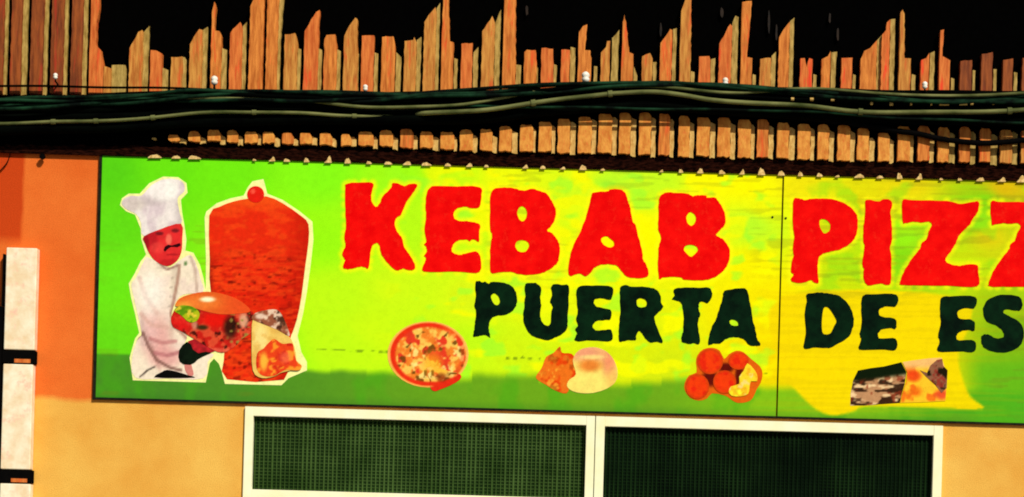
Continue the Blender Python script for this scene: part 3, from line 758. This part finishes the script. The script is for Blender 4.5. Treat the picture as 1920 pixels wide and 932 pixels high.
def bg(x, y):
    x = np.asarray(x, float); y = np.asarray(y, float)
    out = np.zeros((len(x), 3))
    for s in range(0, len(x), 4000):
        xs, ys = x[s:s + 4000], y[s:s + 4000]
        d2 = (xs[:, None] - bgp[None, :, 0]) ** 2 + ((ys[:, None] - bgp[None, :, 1]) * 1.5) ** 2 + 300
        wt = d2 ** -1.6
        c = (wt @ bgc) / wt.sum(1)[:, None]
        # blotchy ink
        b1 = fbm(xs, ys * 1.6, 46, 3)
        mid = sst(680, 860, xs) * (1 - sst(1420, 1480, xs))
        c = lerp(c, (150, 255, 50), sst(.58, .70, b1) * mid * .55)
        c = lerp(c, (255, 255, 0), sst(.56, .68, fbm(xs, ys * 2, 60, 9)) * mid * .6)
        c = lerp(c, (150, 220, 20), sst(.56, .68, fbm(xs, ys * 1.3, 60, 12)) * sst(1480, 1560, xs) * (1 - sst(540, 560, ys)) * .6)
        # yellow disc behind the wrap
        dm = np.mean([inside(DISCS, xs + ox, ys + oy) for ox in (-2, 0, 2) for oy in (-2, 0, 2)], 0)
        c = lerp(c, (244, 216, 2), dm * .92)
        # darker green band along the foot
        yb = 664 + .028 * (xs - 200) + 26 * sst(420, 640, xs) + 10 * (fbm(xs, ys * 0, 60, 8) - .5) * sst(300, 500, xs)
        bi = np.floor(xs / 62 + .3 * np.sin(xs / 200)); br = np.sin(bi * 127.1 + 3.3) * 43758.5453; br = br - np.floor(br)
        yb = yb + (br - .5) * 15 * sst(590, 640, xs) * (1 - sst(1300, 1400, xs))
        soft = 3 + 8 * sst(300, 900, xs)
        t = sst(yb - soft, yb + soft, ys)
        bc = lerp((70, 134, 36), (106, 164, 26), sst(300, 1000, xs)[:])
        bc = lerp(bc.mean(0), (150, 206, 20), np.zeros(len(xs))) if False else bc
        k = sst(1200, 1440, xs)[:, None]; bc = bc * (1 - k) + np.array((128, 190, 22.)) * k
        k = sst(1600, 1880, xs)[:, None]; bc = bc * (1 - k) + np.array((62, 160, 32.)) * k
        k = (sst(.45, .7, fbm(xs, ys * .6, 40, 21)) * .5)[:, None]; bc = bc * (1 - k) + np.array((70, 168, 20.)) * k
        bc = lerp(bc, (50, 110, 36), (sst(726, 752, ys - .028 * (xs - 200)) * .35))
        t = t * (1 - dm)
        c = c * (1 - t[:, None]) + bc * t[:, None]
        gr = sst(1790, 1850, xs) * sst(640, 700, ys) * (1 - dm)
        c = lerp(c, (84, 176, 26), gr * .8)
        # faint yellow keyline printed round the red letters
        dd = np.min(np.hypot(xs[:, None] - red_edge[None, :, 0], ys[:, None] - red_edge[None, :, 1]), 1)
        c = lerp(c, (254, 250, 14), (1 - sst(3, 11, dd)) * .65)
        # grey weather streaks
        st = sst(.66, .74, vn(xs * .12, ys, 5, 31)) * sst(.5, .7, vn(xs, ys, 120, 33)) * .22
        c = lerp(c, (120, 120, 30), st)
        for (sa, sb, sy) in ((594, 735, 656), (950, 1015, 671), (1395, 1440, 700)):
            ln = (np.abs(ys - sy - .03 * (xs - sa) - 3 * (vn(xs, ys * 0, 14, 41) - .5)) < 2.2) & (xs > sa) & (xs < sb)
            c = lerp(c, (70, 96, 16), ln * sst(.35, .6, vn(xs, ys, 7, 43)) * .5)
        hz = sst(.6, .72, vn(xs * .02, ys, 4.5, 51)) * sst(1350, 1480, xs) * .15
        c = lerp(c, (190, 170, 10), hz)
        out[s:s + 4000] = c
    return out
SX0, SXM, SX1 = 193, 1463, 2010
def panel(pa, pb):
    step = 2.7
    nx = int((pb - pa) / step); ny = int(448 / step)
    u0 = uv(pa, 293 + .0281 * (pa - 188))[0]; u1 = uv(pb, 293 + .0281 * (pb - 188))[0]
    if pa > 1000: u0 = uv(1463.6, 560)[0]
    if pb < 1500: u1 = uv(1460.4, 560)[0]
    z1 = uv(188, 293)[1]; z0 = uv(176, 745)[1]
    gx, gz = np.meshgrid(np.linspace(u0, u1, nx + 1), np.linspace(z0, z1, ny + 1))
    gx, gz = gx.ravel(), gz.ravel()
    a = gx / S; b = (ZC - gz) / S
    px = 960 + CT * a - ST * b; py = 466 + ST * a + CT * b
    v = [(float(p), SIGN_Y, float(q)) for p, q in zip(gx, gz)]
    f = [(j * (nx + 1) + i, j * (nx + 1) + i + 1, (j + 1) * (nx + 1) + i + 1, (j + 1) * (nx + 1) + i) for j in range(ny) for i in range(nx)]
    n0 = len(v)
    v += [(u0, -.004, z0), (u1, -.004, z0), (u1, -.004, z1), (u0, -.004, z1)]
    c0 = [0, nx, (ny + 1) * (nx + 1) - 1, ny * (nx + 1)]
    edges = [list(range(0, nx + 1)), [j * (nx + 1) + nx for j in range(ny + 1)], list(range(ny * (nx + 1) + nx, ny * (nx + 1) - 1, -1)), [j * (nx + 1) for j in range(ny, -1, -1)]]
    for k, e in enumerate(edges):
        f.append(tuple(reversed(e)) + (n0 + k, n0 + (k + 1) % 4))
    f.append((n0 + 3, n0 + 2, n0 + 1, n0))
    me = bpy.data.meshes.new('panel')
    me.from_pydata(v, [], f)
    rgb = np.vstack([bg(px, py), np.full((4, 3), 60.)])
    set_ink(me, rgb)
    return obj('panel', me, M['print_bg'], sign), (u0, u1, z0, z1)
_, (pu0, _, pz0, pz1) = panel(SX0, SXM)
_, (_, pu1, _, _) = panel(SXM, SX1)
mb = MB()
mb.box(pu0 - .012, pu0 - .0005, -.013, -.002, pz0 - .010, pz1)
mb.box(pu0 - .0004, pu1, -.013, -.0021, pz0 - .009, pz0 - .0005)
mb.build('edge_frame', M['sign_edge'], sign)
mb = MB(); mb.box(pu0, pu1, -.0038, -.0022, pz0, pz1)
mb.build('back_sheet', M['seam'], sign)
for L in red_px: letter(L, M['red_vinyl'], .55)
for L in blk_px: letter(L, M['black_vinyl'], .6)
for a, b in ((1448, 408), (1473, 410)):
    mb = MB(); x, z_ = uv(a, b)
    mb.tube([(x, -.0125, z_), (x, -.0095, z_)], .0045, 10)
    mb.build('screw', M['sign_edge'], sign)

# --- printed pictures (crop of the left end: origin 160,280 scale 1.942)
q1 = lambda L: [(160 + a / 1.942, 280 + b / 1.942) for a, b in L]
def inq(fn):
    return lambda x, y: fn((x - 160) * 1.942, (y - 280) * 1.942)
def spot(x, y, cx, cy, rx, ry, soft=.35):
    d = np.hypot((x - cx) / rx, (y - cy) / ry)
    return 1 - sst(1 - soft, 1 + soft, d)
def stroke(x, y, pts, w):
    best = np.full(len(x), 1e9)
    for (ax, ay), (bx, by) in zip(pts, pts[1:]):
        t = np.clip(((x - ax) * (bx - ax) + (y - ay) * (by - ay)) / ((bx - ax) ** 2 + (by - ay) ** 2), 0, 1)
        best = np.minimum(best, np.hypot(x - ax - t * (bx - ax), y - ay - t * (by - ay)))
    return 1 - sst(w * .3, w, best)
cream = (255, 248, 158)
chef = sheet('chef_picture', q1([(128,205),(135,180),(160,163),(200,163),(235,125),(285,101),(340,103),(370,125),(374,160),(350,185),(354,230),(362,275),(370,330),(366,370),(395,378),(418,420),(432,470),(440,512),(441,400),(436,250),(442,228),(480,198),(530,180),(578,170),(593,140),(610,118),(650,110),(658,140),(664,163),(720,186),(780,226),(828,265),(832,330),(822,420),(808,520),(794,600),(774,680),(788,740),(808,775),(808,806),(770,822),(742,834),(715,860),(510,855),(498,810),(488,782),(470,763),(455,780),(440,850),(175,842),(163,760),(183,690),(198,670),(183,600),(168,540),(160,490),(178,460),(203,410),(223,385),(206,330),(203,290),(183,240),(150,227)]),
             flat(cream, .03), 1, sign, 4, 0)
def f_hat(x, y):
    c = np.tile(np.array((238, 228, 220.)), (len(x), 1))
    c = lerp(c, (214, 194, 198), sst(.45, .65, fbm(x, y * .4, 40, 2)) * .8)
    c = lerp(c, (186, 172, 168), sst(318, 345, x) * sst(170, 200, y) * .6)
    c = lerp(c, (190, 176, 172), spot(x, y, 240, 190, 60, 16, .7) * .6)
    fold = sst(.6, .8, vn(x + y * .1, y * .12, 16, 4))
    c = lerp(c, (212, 196, 190), fold * .45 * sst(190, 240, y))
    c = lerp(c, (208, 196, 180), spot(x, y, 170, 205, 50, 24) * .6)
    return lerp(c, (255, 252, 240), spot(x, y, 285, 150, 60, 40) * .7)
sheet('hat', q1([(135,200),(145,180),(170,171),(207,170),(242,133),(290,110),(340,112),(362,130),(362,155),(338,180),(345,230),(352,270),(300,282),(215,317),(205,270),(188,238),(155,222)]), inq(f_hat), 2, chef)
def f_face(x, y):
    c = np.tile(np.array((222, 44, 44.)), (len(x), 1))
    c = lerp(c, (178, 26, 34), spot(x, y, 240, 330, 26, 34) * .8)
    c = lerp(c, (242, 112, 90), spot(x, y, 306, 330, 11, 20) * .9)
    c = lerp(c, (140, 16, 26), spot(x, y, 222, 350, 12, 40) * .6)
    c = lerp(c, (232, 70, 60), spot(x, y, 265, 360, 26, 20) * .6)
    c = lerp(c, (110, 24, 30), spot(x, y, 272, 308, 15, 7) * .9)
    c = lerp(c, (110, 24, 30), spot(x, y, 330, 298, 14, 7) * .9)
    c = lerp(c, (150, 20, 26), spot(x, y, 320, 385, 22, 4) * .7)
    c = lerp(c, (190, 30, 34), spot(x, y, 305, 415, 40, 14) * .7)
    return c * (1 + .12 * (fbm(x, y, 14, 6)[:, None] - .5))
sheet('face', q1([(215,319),(280,291),(351,273),(355,330),(352,375),(335,408),(300,427),(260,410),(235,380),(220,345)]), inq(f_face), 3, chef, 2.2)
sheet('moustache', q1([(287,369),(292,356),(304,349),(317,352),(330,348),(346,343),(350,352),(338,358),(326,357),(314,357),(303,364),(293,374)]), flat((44, 8, 14), .2), 4, chef, 3, 0)
def f_coat(x, y):
    c = np.tile(np.array((242, 226, 198.)), (len(x), 1))
    c = lerp(c, (238, 214, 196), sst(.45, .65, fbm(x, y, 60, 5)) * .7)
    c = lerp(c, (226, 164, 156), spot(x, y, 262, 690, 52, 80, .6) * .85)
    c = lerp(c, (170, 120, 108), spot(x - (y - 640) * .35, y, 215, 720, 7, 80, .8) * .7)
    c = lerp(c, (196, 150, 134), spot(x, y, 196, 668, 22, 6, .8) * .8)
    c = lerp(c, (190, 160, 140), spot(x + (y - 600) * .1, y, 322, 620, 9, 60, .8) * .7)
    c = lerp(c, (222, 150, 146), spot(x, y, 300, 760, 50, 36, .6) * .7)
    c = lerp(c, (236, 196, 190), spot(x, y, 230, 660, 34, 60, .6) * .5)
    c = lerp(c, (206, 186, 160), spot(x, y, 330, 470, 14, 60, .6) * .5)
    c = lerp(c, (196, 176, 150), spot(x, y, 300, 432, 36, 6, .6) * .6)
    c = lerp(c, (200, 170, 160), spot(x, y, 210, 650, 8, 70, .6) * .6)
    c = lerp(c, (60, 110, 40), spot(x, y, 367, 417, 7, 7) * .8)
    c = lerp(c, (168, 124, 104), stroke(x, y, [(345, 425), (338, 480), (322, 560), (314, 600), (326, 645), (372, 690)], 9) * .8)
    c = lerp(c, (120, 82, 72), stroke(x, y, [(188, 690), (212, 668), (232, 720), (262, 768), (310, 796), (350, 806)], 9) * .8)
    c = lerp(c, (206, 160, 144), stroke(x, y, [(200, 470), (222, 540), (262, 596)], 12) * .7)
    c = lerp(c, (214, 168, 152), stroke(x, y, [(205, 600), (240, 640), (300, 650)], 12) * .7)
    c = lerp(c, (190, 124, 120), stroke(x, y, [(238, 690), (280, 706), (330, 700)], 11) * .8)
    c = lerp(c, (180, 112, 112), stroke(x, y, [(256, 742), (300, 752), (345, 740)], 11) * .8)
    c = lerp(c, (50, 40, 34), stroke(x, y, [(200, 830), (228, 806), (256, 792)], 5) * .8)
    c = lerp(c, (190, 160, 140), stroke(x, y, [(385, 392), (402, 440), (408, 520)], 8) * .7)
    c = lerp(c, (150, 110, 96), stroke(x, y, [(268, 414), (300, 440), (338, 424)], 6) * .8)
    for k in range(4):
        c = lerp(c, (150, 136, 120), spot(x, y, 318 - k * 3, 470 + k * 34, 5, 5) * .5)
    return lerp(c, (255, 250, 236), spot(x, y, 240, 520, 50, 70, .6) * .6)
sheet('coat', q1([(228,393),(270,416),(310,431),(345,406),(385,386),(408,425),(424,480),(430,520),(360,530),(330,560),(315,610),(330,650),(372,680),(360,720),(380,760),(430,745),(470,748),(448,775),(432,835),(300,835),(185,833),(172,760),(192,692),(207,672),(192,600),(178,540),(170,492),(188,465),(212,415)]), inq(f_coat), 2, chef, 3)
sheet('hand', q1([(376,700),(398,692),(440,714),(474,736),(444,748),(408,744),(388,726)]), flat((168, 30, 36), .4, 8), 3, chef, 2.5, 0)
sheet('glove', q1([(341,756),(344,732),(356,714),(372,702),(386,710),(394,730),(414,744),(440,738),(462,742),(430,756),(412,766),(400,778),(384,786),(360,784),(346,774)]), flat((12, 22, 12), .4, 10), 4, chef, 3, 0)
sheet('belt', q1([(252,831),(280,812),(300,804),(340,812),(378,824),(402,832),(330,834)]), flat((12, 12, 10), .2), 3, chef, 3, 2)
sheet('finger', q1([(364,780),(384,778),(392,800),(396,822),(380,826),(366,806)]), flat((214, 130, 118), .15), 3, chef, 3)

def f_keb(x, y):
    c = np.tile(np.array((226, 42, 14.)), (len(x), 1))
    c = lerp(c, (236, 66, 18), sst(.45, .65, fbm(x, y * 2, 40, 7)) * .8)
    c = lerp(c, (240, 84, 20), sst(240, 190, y) * .8)
    low = sst(330, 440, y)
    c = lerp(c, (128, 14, 6), sst(.58, .72, vn(x, y * 2.2, 17, 3)) * low * .3)
    c = lerp(c, (80, 8, 4), sst(.72, .84, vn(x * 1.1, y * 2.4, 20, 8)) * low * .55)
    c = lerp(c, (206, 20, 8), spot(x, y, 620, 570, 120, 60, .7) * .4)
    c = lerp(c, (150, 24, 10), (1 - sst(455, 475, x)) * low * .8)
    c = lerp(c, (190, 24, 8), sst(720, 810, x + (y - 300) * .12) * .7)
    c = lerp(c, (240, 70, 20), sst(.55, .7, vn(x * .4, y * 2, 13, 61)) * low * .5)
    return c
keb = sheet('kebab_picture', q1([(453,242),(488,212),(540,192),(590,182),(660,173),(720,198),(788,245),(814,275),(814,340),(802,430),(788,540),(772,620),(756,668),(748,690),(738,760),(725,840),(518,838),(506,770),(512,700),(520,600),(460,530),(455,400)]), inq(f_keb), 2, sign, 2.4, 2)
def f_tom(x, y):
    c = np.tile(np.array((226, 30, 18.)), (len(x), 1))
    return lerp(c, (250, 120, 90), spot(x, y, 612, 155, 9, 8) * .6)
sheet('tomato', q1([(622 + 31 * math.cos(t * math.pi / 7), 166 + 30 * math.sin(t * math.pi / 7)) for t in range(14)]), inq(f_tom), 3, keb)

def f_bun(x, y):
    c = np.tile(np.array((226, 96, 34.)), (len(x), 1))
    c = lerp(c, (240, 130, 50), spot(x, y, 420, 560, 70, 24, .6) * .8)
    c = lerp(c, (232, 70, 30), sst(470, 560, x) * .6)
    c = lerp(c, (255, 250, 200), spot(x, y, 447, 548, 26, 9, .5))
    return lerp(c, (244, 170, 60), spot(x, y, 360, 575, 30, 18, .6) * .7)
def f_fill(x, y):
    c = np.tile(np.array((196, 32, 22.)), (len(x), 1))
    n = fbm(x, y, 26, 14)
    c = lerp(c, (222, 84, 50), sst(.52, .62, n) * .8)
    c = lerp(c, (60, 16, 10), sst(.56, .66, fbm(x, y, 24, 17)) * .9)
    c = lerp(c, (224, 24, 14), spot(x, y, 478, 622, 52, 26, .4))
    c = lerp(c, (34, 20, 12), spot(x, y, 530, 650, 24, 40, .5) * .85)
    c = lerp(c, (222, 26, 24), spot(x, y, 345, 640, 34, 26, .5) * .8)
    c = lerp(c, (222, 168, 130), spot(x, y, 578, 625, 16, 26, .5) * .9)
    c = lerp(c, (40, 40, 16), spot(x, y, 428, 650, 20, 9, .5) * .9)
    c = lerp(c, (206, 140, 110), spot(x, y, 400, 640, 10, 18, .5) * .8)
    c = lerp(c, (150, 140, 60), sst(.7, .76, vn(x, y, 13, 23)) * sst(500, 540, x) * .8)
    return lerp(c, (240, 120, 90), spot(x, y, 470, 735, 60, 10, .6) * .6)
bur = sheet('burger_picture', q1([(314,622),(322,596),(345,572),(420,574),(560,588),(612,594),(612,660),(575,690),(545,720),(500,742),(450,722),(400,692),(345,660),(322,648)]), inq(f_fill), 4, sign, 2)
sheet('bun', q1([(330,572),(345,545),(390,528),(450,520),(520,533),(570,556),(604,590),(560,600),(500,602),(450,594),(400,580),(360,572)]), inq(f_bun), 5, bur, 2.4)
def f_let(x, y):
    c = np.tile(np.array((172, 184, 24.)), (len(x), 1))
    c = lerp(c, (90, 140, 14), sst(.5, .62, fbm(x, y, 18, 4)))
    return lerp(c, (236, 200, 60), sst(.6, .7, fbm(x, y, 16, 9)) * .9)
sheet('lettuce', q1([(326,588),(345,572),(370,570),(400,578),(418,598),(412,622),(392,632),(372,625),(352,606)]), inq(f_let), 6, bur, 2)

def f_wrap(x, y):
    c = np.tile(np.array((236, 196, 96.)), (len(x), 1))
    c = lerp(c, (250, 226, 140), spot(x, y, 640, 690, 26, 60, .6) * .8)
    c = lerp(c, (222, 170, 76), sst(.5, .65, fbm(x, y, 30, 3)) * .6)
    return c
wr = sheet('wrap_picture', q1([(612,622),(640,632),(690,652),(735,676),(758,706),(770,760),(760,800),(715,815),(690,828),(645,834),(612,806),(608,700)]), inq(f_wrap), 7, sign, 2.6)
def f_wf(x, y):
    c = np.tile(np.array((230, 66, 26.)), (len(x), 1))
    c = lerp(c, (248, 150, 40), sst(.52, .64, fbm(x, y, 30, 11)))
    c = lerp(c, (200, 30, 20), sst(.55, .66, fbm(x, y, 26, 19)) * .8)
    c = lerp(c, (250, 190, 60), spot(x, y, 652, 775, 14, 32, .5) * .9)
    return lerp(c, (246, 130, 90), spot(x, y, 730, 760, 20, 20, .6) * .5)
sheet('filling', q1([(628,745),(650,728),(668,708),(690,692),(720,710),(755,708),(762,735),(770,770),(790,790),(778,806),(735,804),(715,812),(690,826),(650,826),(626,800)]), inq(f_wf), 8, wr, 2)
def f_foil(x, y):
    c = np.tile(np.array((150, 84, 56.)), (len(x), 1))
    c = lerp(c, (232, 200, 170), sst(.5, .64, fbm(x, y, 22, 2)))
    c = lerp(c, (70, 40, 26), sst(.56, .66, fbm(x, y, 22, 8)) * .9)
    return lerp(c, (250, 226, 200), spot(x, y, 640, 610, 18, 10) * .8)
sheet('foil', q1([(608,618),(622,598),(655,588),(700,586),(722,612),(740,655),(744,682),(700,658),(640,634)]), inq(f_foil), 8, wr, 2.2)

# --- pizza
def f_piz(x, y):
    X, Y = (x - 803) / 73, (y - 665) / 61
    r = np.hypot(X, Y)
    c = np.tile(np.array((238, 128, 40.)), (len(x), 1))
    c = lerp(c, (250, 196, 84), sst(.5, .62, fbm(x, y, 17, 3)))
    c = lerp(c, (252, 226, 130), sst(.58, .68, fbm(x, y, 15, 7)) * .9)
    c = lerp(c, (226, 60, 34), sst(.56, .66, fbm(x, y, 16, 13)))
    c = lerp(c, (110, 70, 16), sst(.62, .70, fbm(x, y, 14, 29)) * .9)
    c = lerp(c, (250, 180, 30), spot(x, y, 812, 685, 16, 22, .6) * .6)
    rim = sst(.80, .88, r)
    c = lerp(c, (230, 48, 20), rim * (1 - .6 * sst(.2, .7, X)))
    return lerp(c, (252, 200, 90), sst(.95, .99, r) * .85)
pz = sheet('pizza_picture', [(803 + 76 * math.cos(t * math.pi / 18), 665 + 62 * math.sin(t * math.pi / 18)) for t in range(36)], f_piz, 1, sign, 1.8, 1)
def f_sl(x, y):
    c = f_piz(x * .98 + 3, y)
    e = sst(-3, 3, (y - (732 - (x - 808) * .42)) + 6)
    c = lerp(c, (226, 44, 20), e)
    return lerp(c, (110, 30, 14), spot(x, y, 828, 708, 10, 8, .5) * .6)
sheet('slice', [(800,690),(820,690),(845,697),(864,703),(863,712),(845,723),(825,731),(816,734),(808,729),(806,712)], f_sl, 2, pz, 1.8, 2)

# --- chicken and rice roll
def f_rst(x, y):
    c = np.tile(np.array((232, 112, 26.)), (len(x), 1))
    c = lerp(c, (226, 66, 10), sst(.48, .62, fbm(x, y, 20, 3)))
    c = lerp(c, (250, 170, 50), sst(.6, .7, fbm(x, y, 14, 17)) * .8)
    return lerp(c, (150, 70, 10), sst(.62, .7, fbm(x, y, 16, 27)) * .5)
ms = sheet('chicken_picture', [(1005,706),(1016,690),(1024,670),(1038,662),(1050,650),(1054,662),(1072,664),(1082,680),(1086,700),(1070,722),(1062,738),(1040,732),(1024,722),(1010,714)], f_rst, 1, sign, 1.9)
def f_roll(x, y):
    c = np.tile(np.array((250, 226, 110.)), (len(x), 1))
    c = lerp(c, (240, 176, 110), 1 - sst(668, 690, y + (x - 1110) * -.1))
    c = lerp(c, (236, 150, 116), spot(x, y, 1100, 664, 22, 12, .7) * .7)
    c = lerp(c, (236, 136, 96), spot(x, y, 1142, 685, 12, 20, .7) * .8)
    c = lerp(c, (232, 132, 48), spot(x, y, 1106, 686, 20, 11, .6))
    c = lerp(c, (240, 186, 90), spot(x, y, 1150, 712, 12, 20, .7) * .7)
    c = lerp(c, (252, 226, 130), spot(x, y, 1110, 670, 22, 4, .6) * .8)
    return c * (1 + .08 * (fbm(x, y, 12, 4)[:, None] - .5))
sheet('roll', [(1074,676),(1085,658),(1104,652),(1122,653),(1140,662),(1152,678),(1158,698),(1154,716),(1140,728),(1118,736),(1096,738),(1074,734),(1063,724),(1068,712),(1080,702)], f_roll, 2, ms, 1.9)

# --- falafel
q3 = lambda L: [(1260 + a / 7.17, 640 + b / 7.17) for a, b in L]
fal = sheet('falafel_picture', q3([(320,290),(340,190),(420,110),(540,90),(640,130),(700,240),(760,180),(860,130),(960,150),(1060,240),(1180,340),(1215,440),(1190,560),(1140,640),(1080,770),(1000,820),(880,830),(800,790),(720,735),(540,700),(470,770),(360,800),(240,760),(170,660),(170,560),(230,460),(330,420)]),
            lambda x, y: lerp(np.tile(np.array((222, 96, 14.)), (len(x), 1)), (96, 16, 8), np.maximum(spot(x, y, 1361, 690, 15, 9, .4), np.maximum(spot(x, y, 1331, 711, 16, 14, .4), spot(x, y, 1386, 708, 8, 26, .4)))), 1, sign, 2.4, 2)
def ball(cx, cy, rx, ry, dep, seed):
    def f(x, y):
        X, Y = (x - 1260) * 7.17, (y - 640) * 7.17
        r = np.hypot((X - cx) / rx, (Y - cy) / ry)
        c = np.tile(np.array((238, 60, 12.)), (len(x), 1))
        c = lerp(c, (226, 34, 14), sst(.5, .64, fbm(x, y, 10, seed)) * .8)
        return lerp(c, (196, 66, 12), sst(.72, 1, r) * .8)
    sheet('ball', q3([(cx + rx * math.cos(t * math.pi / 10), cy + ry * math.sin(t * math.pi / 10)) for t in range(20)]), f, dep, fal, 1.9, 1)
ball(510, 275, 174, 172, 2, 1); ball(892, 268, 138, 118, 2, 5); ball(340, 612, 160, 168, 3, 9); ball(705, 550, 156, 158, 3, 14)
def f_cut(x, y):
    X, Y = (x - 1260) * 7.17, (y - 640) * 7.17
    c = np.tile(np.array((248, 214, 40.)), (len(x), 1))
    c = lerp(c, (255, 246, 40), spot(X, Y, 870, 680, 80, 60, .6))
    c = lerp(c, (240, 176, 30), sst(.55, .68, fbm(x, y, 9, 6)) * .8)
    return lerp(c, (252, 220, 150), sst(.6, .7, fbm(x, y, 11, 16)) * .7)
sheet('half', q3([(900,480),(960,400),(1010,300),(1090,370),(1140,450),(1140,540),(1060,540),(1040,620),(1020,710),(920,745),(800,735),(760,680),(790,610),(900,575)]), f_cut, 4, fal, 1.9, 2)

# --- wrapped kebab on the right panel (crop origin 1440,530 scale 3.329)
q5 = lambda L: [(1440 + a / 3.329, 530 + b / 3.329) for a, b in L]
def i5(fn): return lambda x, y: fn((x - 1440) * 3.329, (y - 530) * 3.329)
def f_paper(x, y):
    c = np.tile(np.array((190, 140, 96.)), (len(x), 1))
    c = lerp(c, (240, 204, 150), sst(.5, .62, fbm(x * .6, y * 1.5, 44, 3)))
    c = lerp(c, (50, 28, 14), sst(.53, .63, fbm(x * .5, y * 1.6, 40, 11)) * .95)
    c = lerp(c, (140, 50, 26), sst(.6, .68, fbm(x, y, 46, 23)) * .7)
    top = 602 - (x - 560) * .13
    return lerp(c, (14, 26, 8), 1 - sst(-6, 30, y - top))
wk = sheet('wrapped_kebab_picture', q5([(512,768),(515,690),(530,610),(560,550),(640,535),(720,525),(830,498),(862,560),(850,640),(832,700),(820,752),(700,760),(600,768)]), i5(f_paper), 1, sign, 2, 1)
def f_meat(x, y):
    c = np.tile(np.array((248, 196, 40.)), (len(x), 1))
    c = lerp(c, (240, 110, 24), sst(.5, .62, fbm(x, y, 60, 5)) * .9)
    c = lerp(c, (234, 66, 20), spot(x, y, 905, 585, 46, 34, .5) * .9)
    c = lerp(c, (236, 106, 20), spot(x, y, 920, 680, 36, 30, .6) * .8)
    c = lerp(c, (246, 190, 110), 1 - sst(510, 560, y))
    c = lerp(c, (226, 70, 40), spot(x, y, 1080, 700, 40, 30, .6) * .9)
    return c
sheet('filling', q5([(838,498),(900,488),(1000,475),(1080,470),(1110,560),(1112,660),(1105,740),(960,748),(822,752),(838,690),(862,620),(866,560)]), i5(f_meat), 2, wk, 2, 1)
def f_dk(x, y):
    c = np.tile(np.array((30, 24, 10.)), (len(x), 1))
    c = lerp(c, (170, 110, 80), sst(.54, .64, fbm(x, y, 40, 8)) * .8)
    return lerp(c, (150, 40, 30), sst(.6, .7, fbm(x, y, 36, 19)) * .7)
sheet('lettuce', q5([(945,548),(990,565),(1010,520),(1050,485),(1085,478),(1090,520),(1118,548),(1112,660),(1080,690),(1040,640),(985,590)]), i5(f_dk), 3, wk, 2, 1)
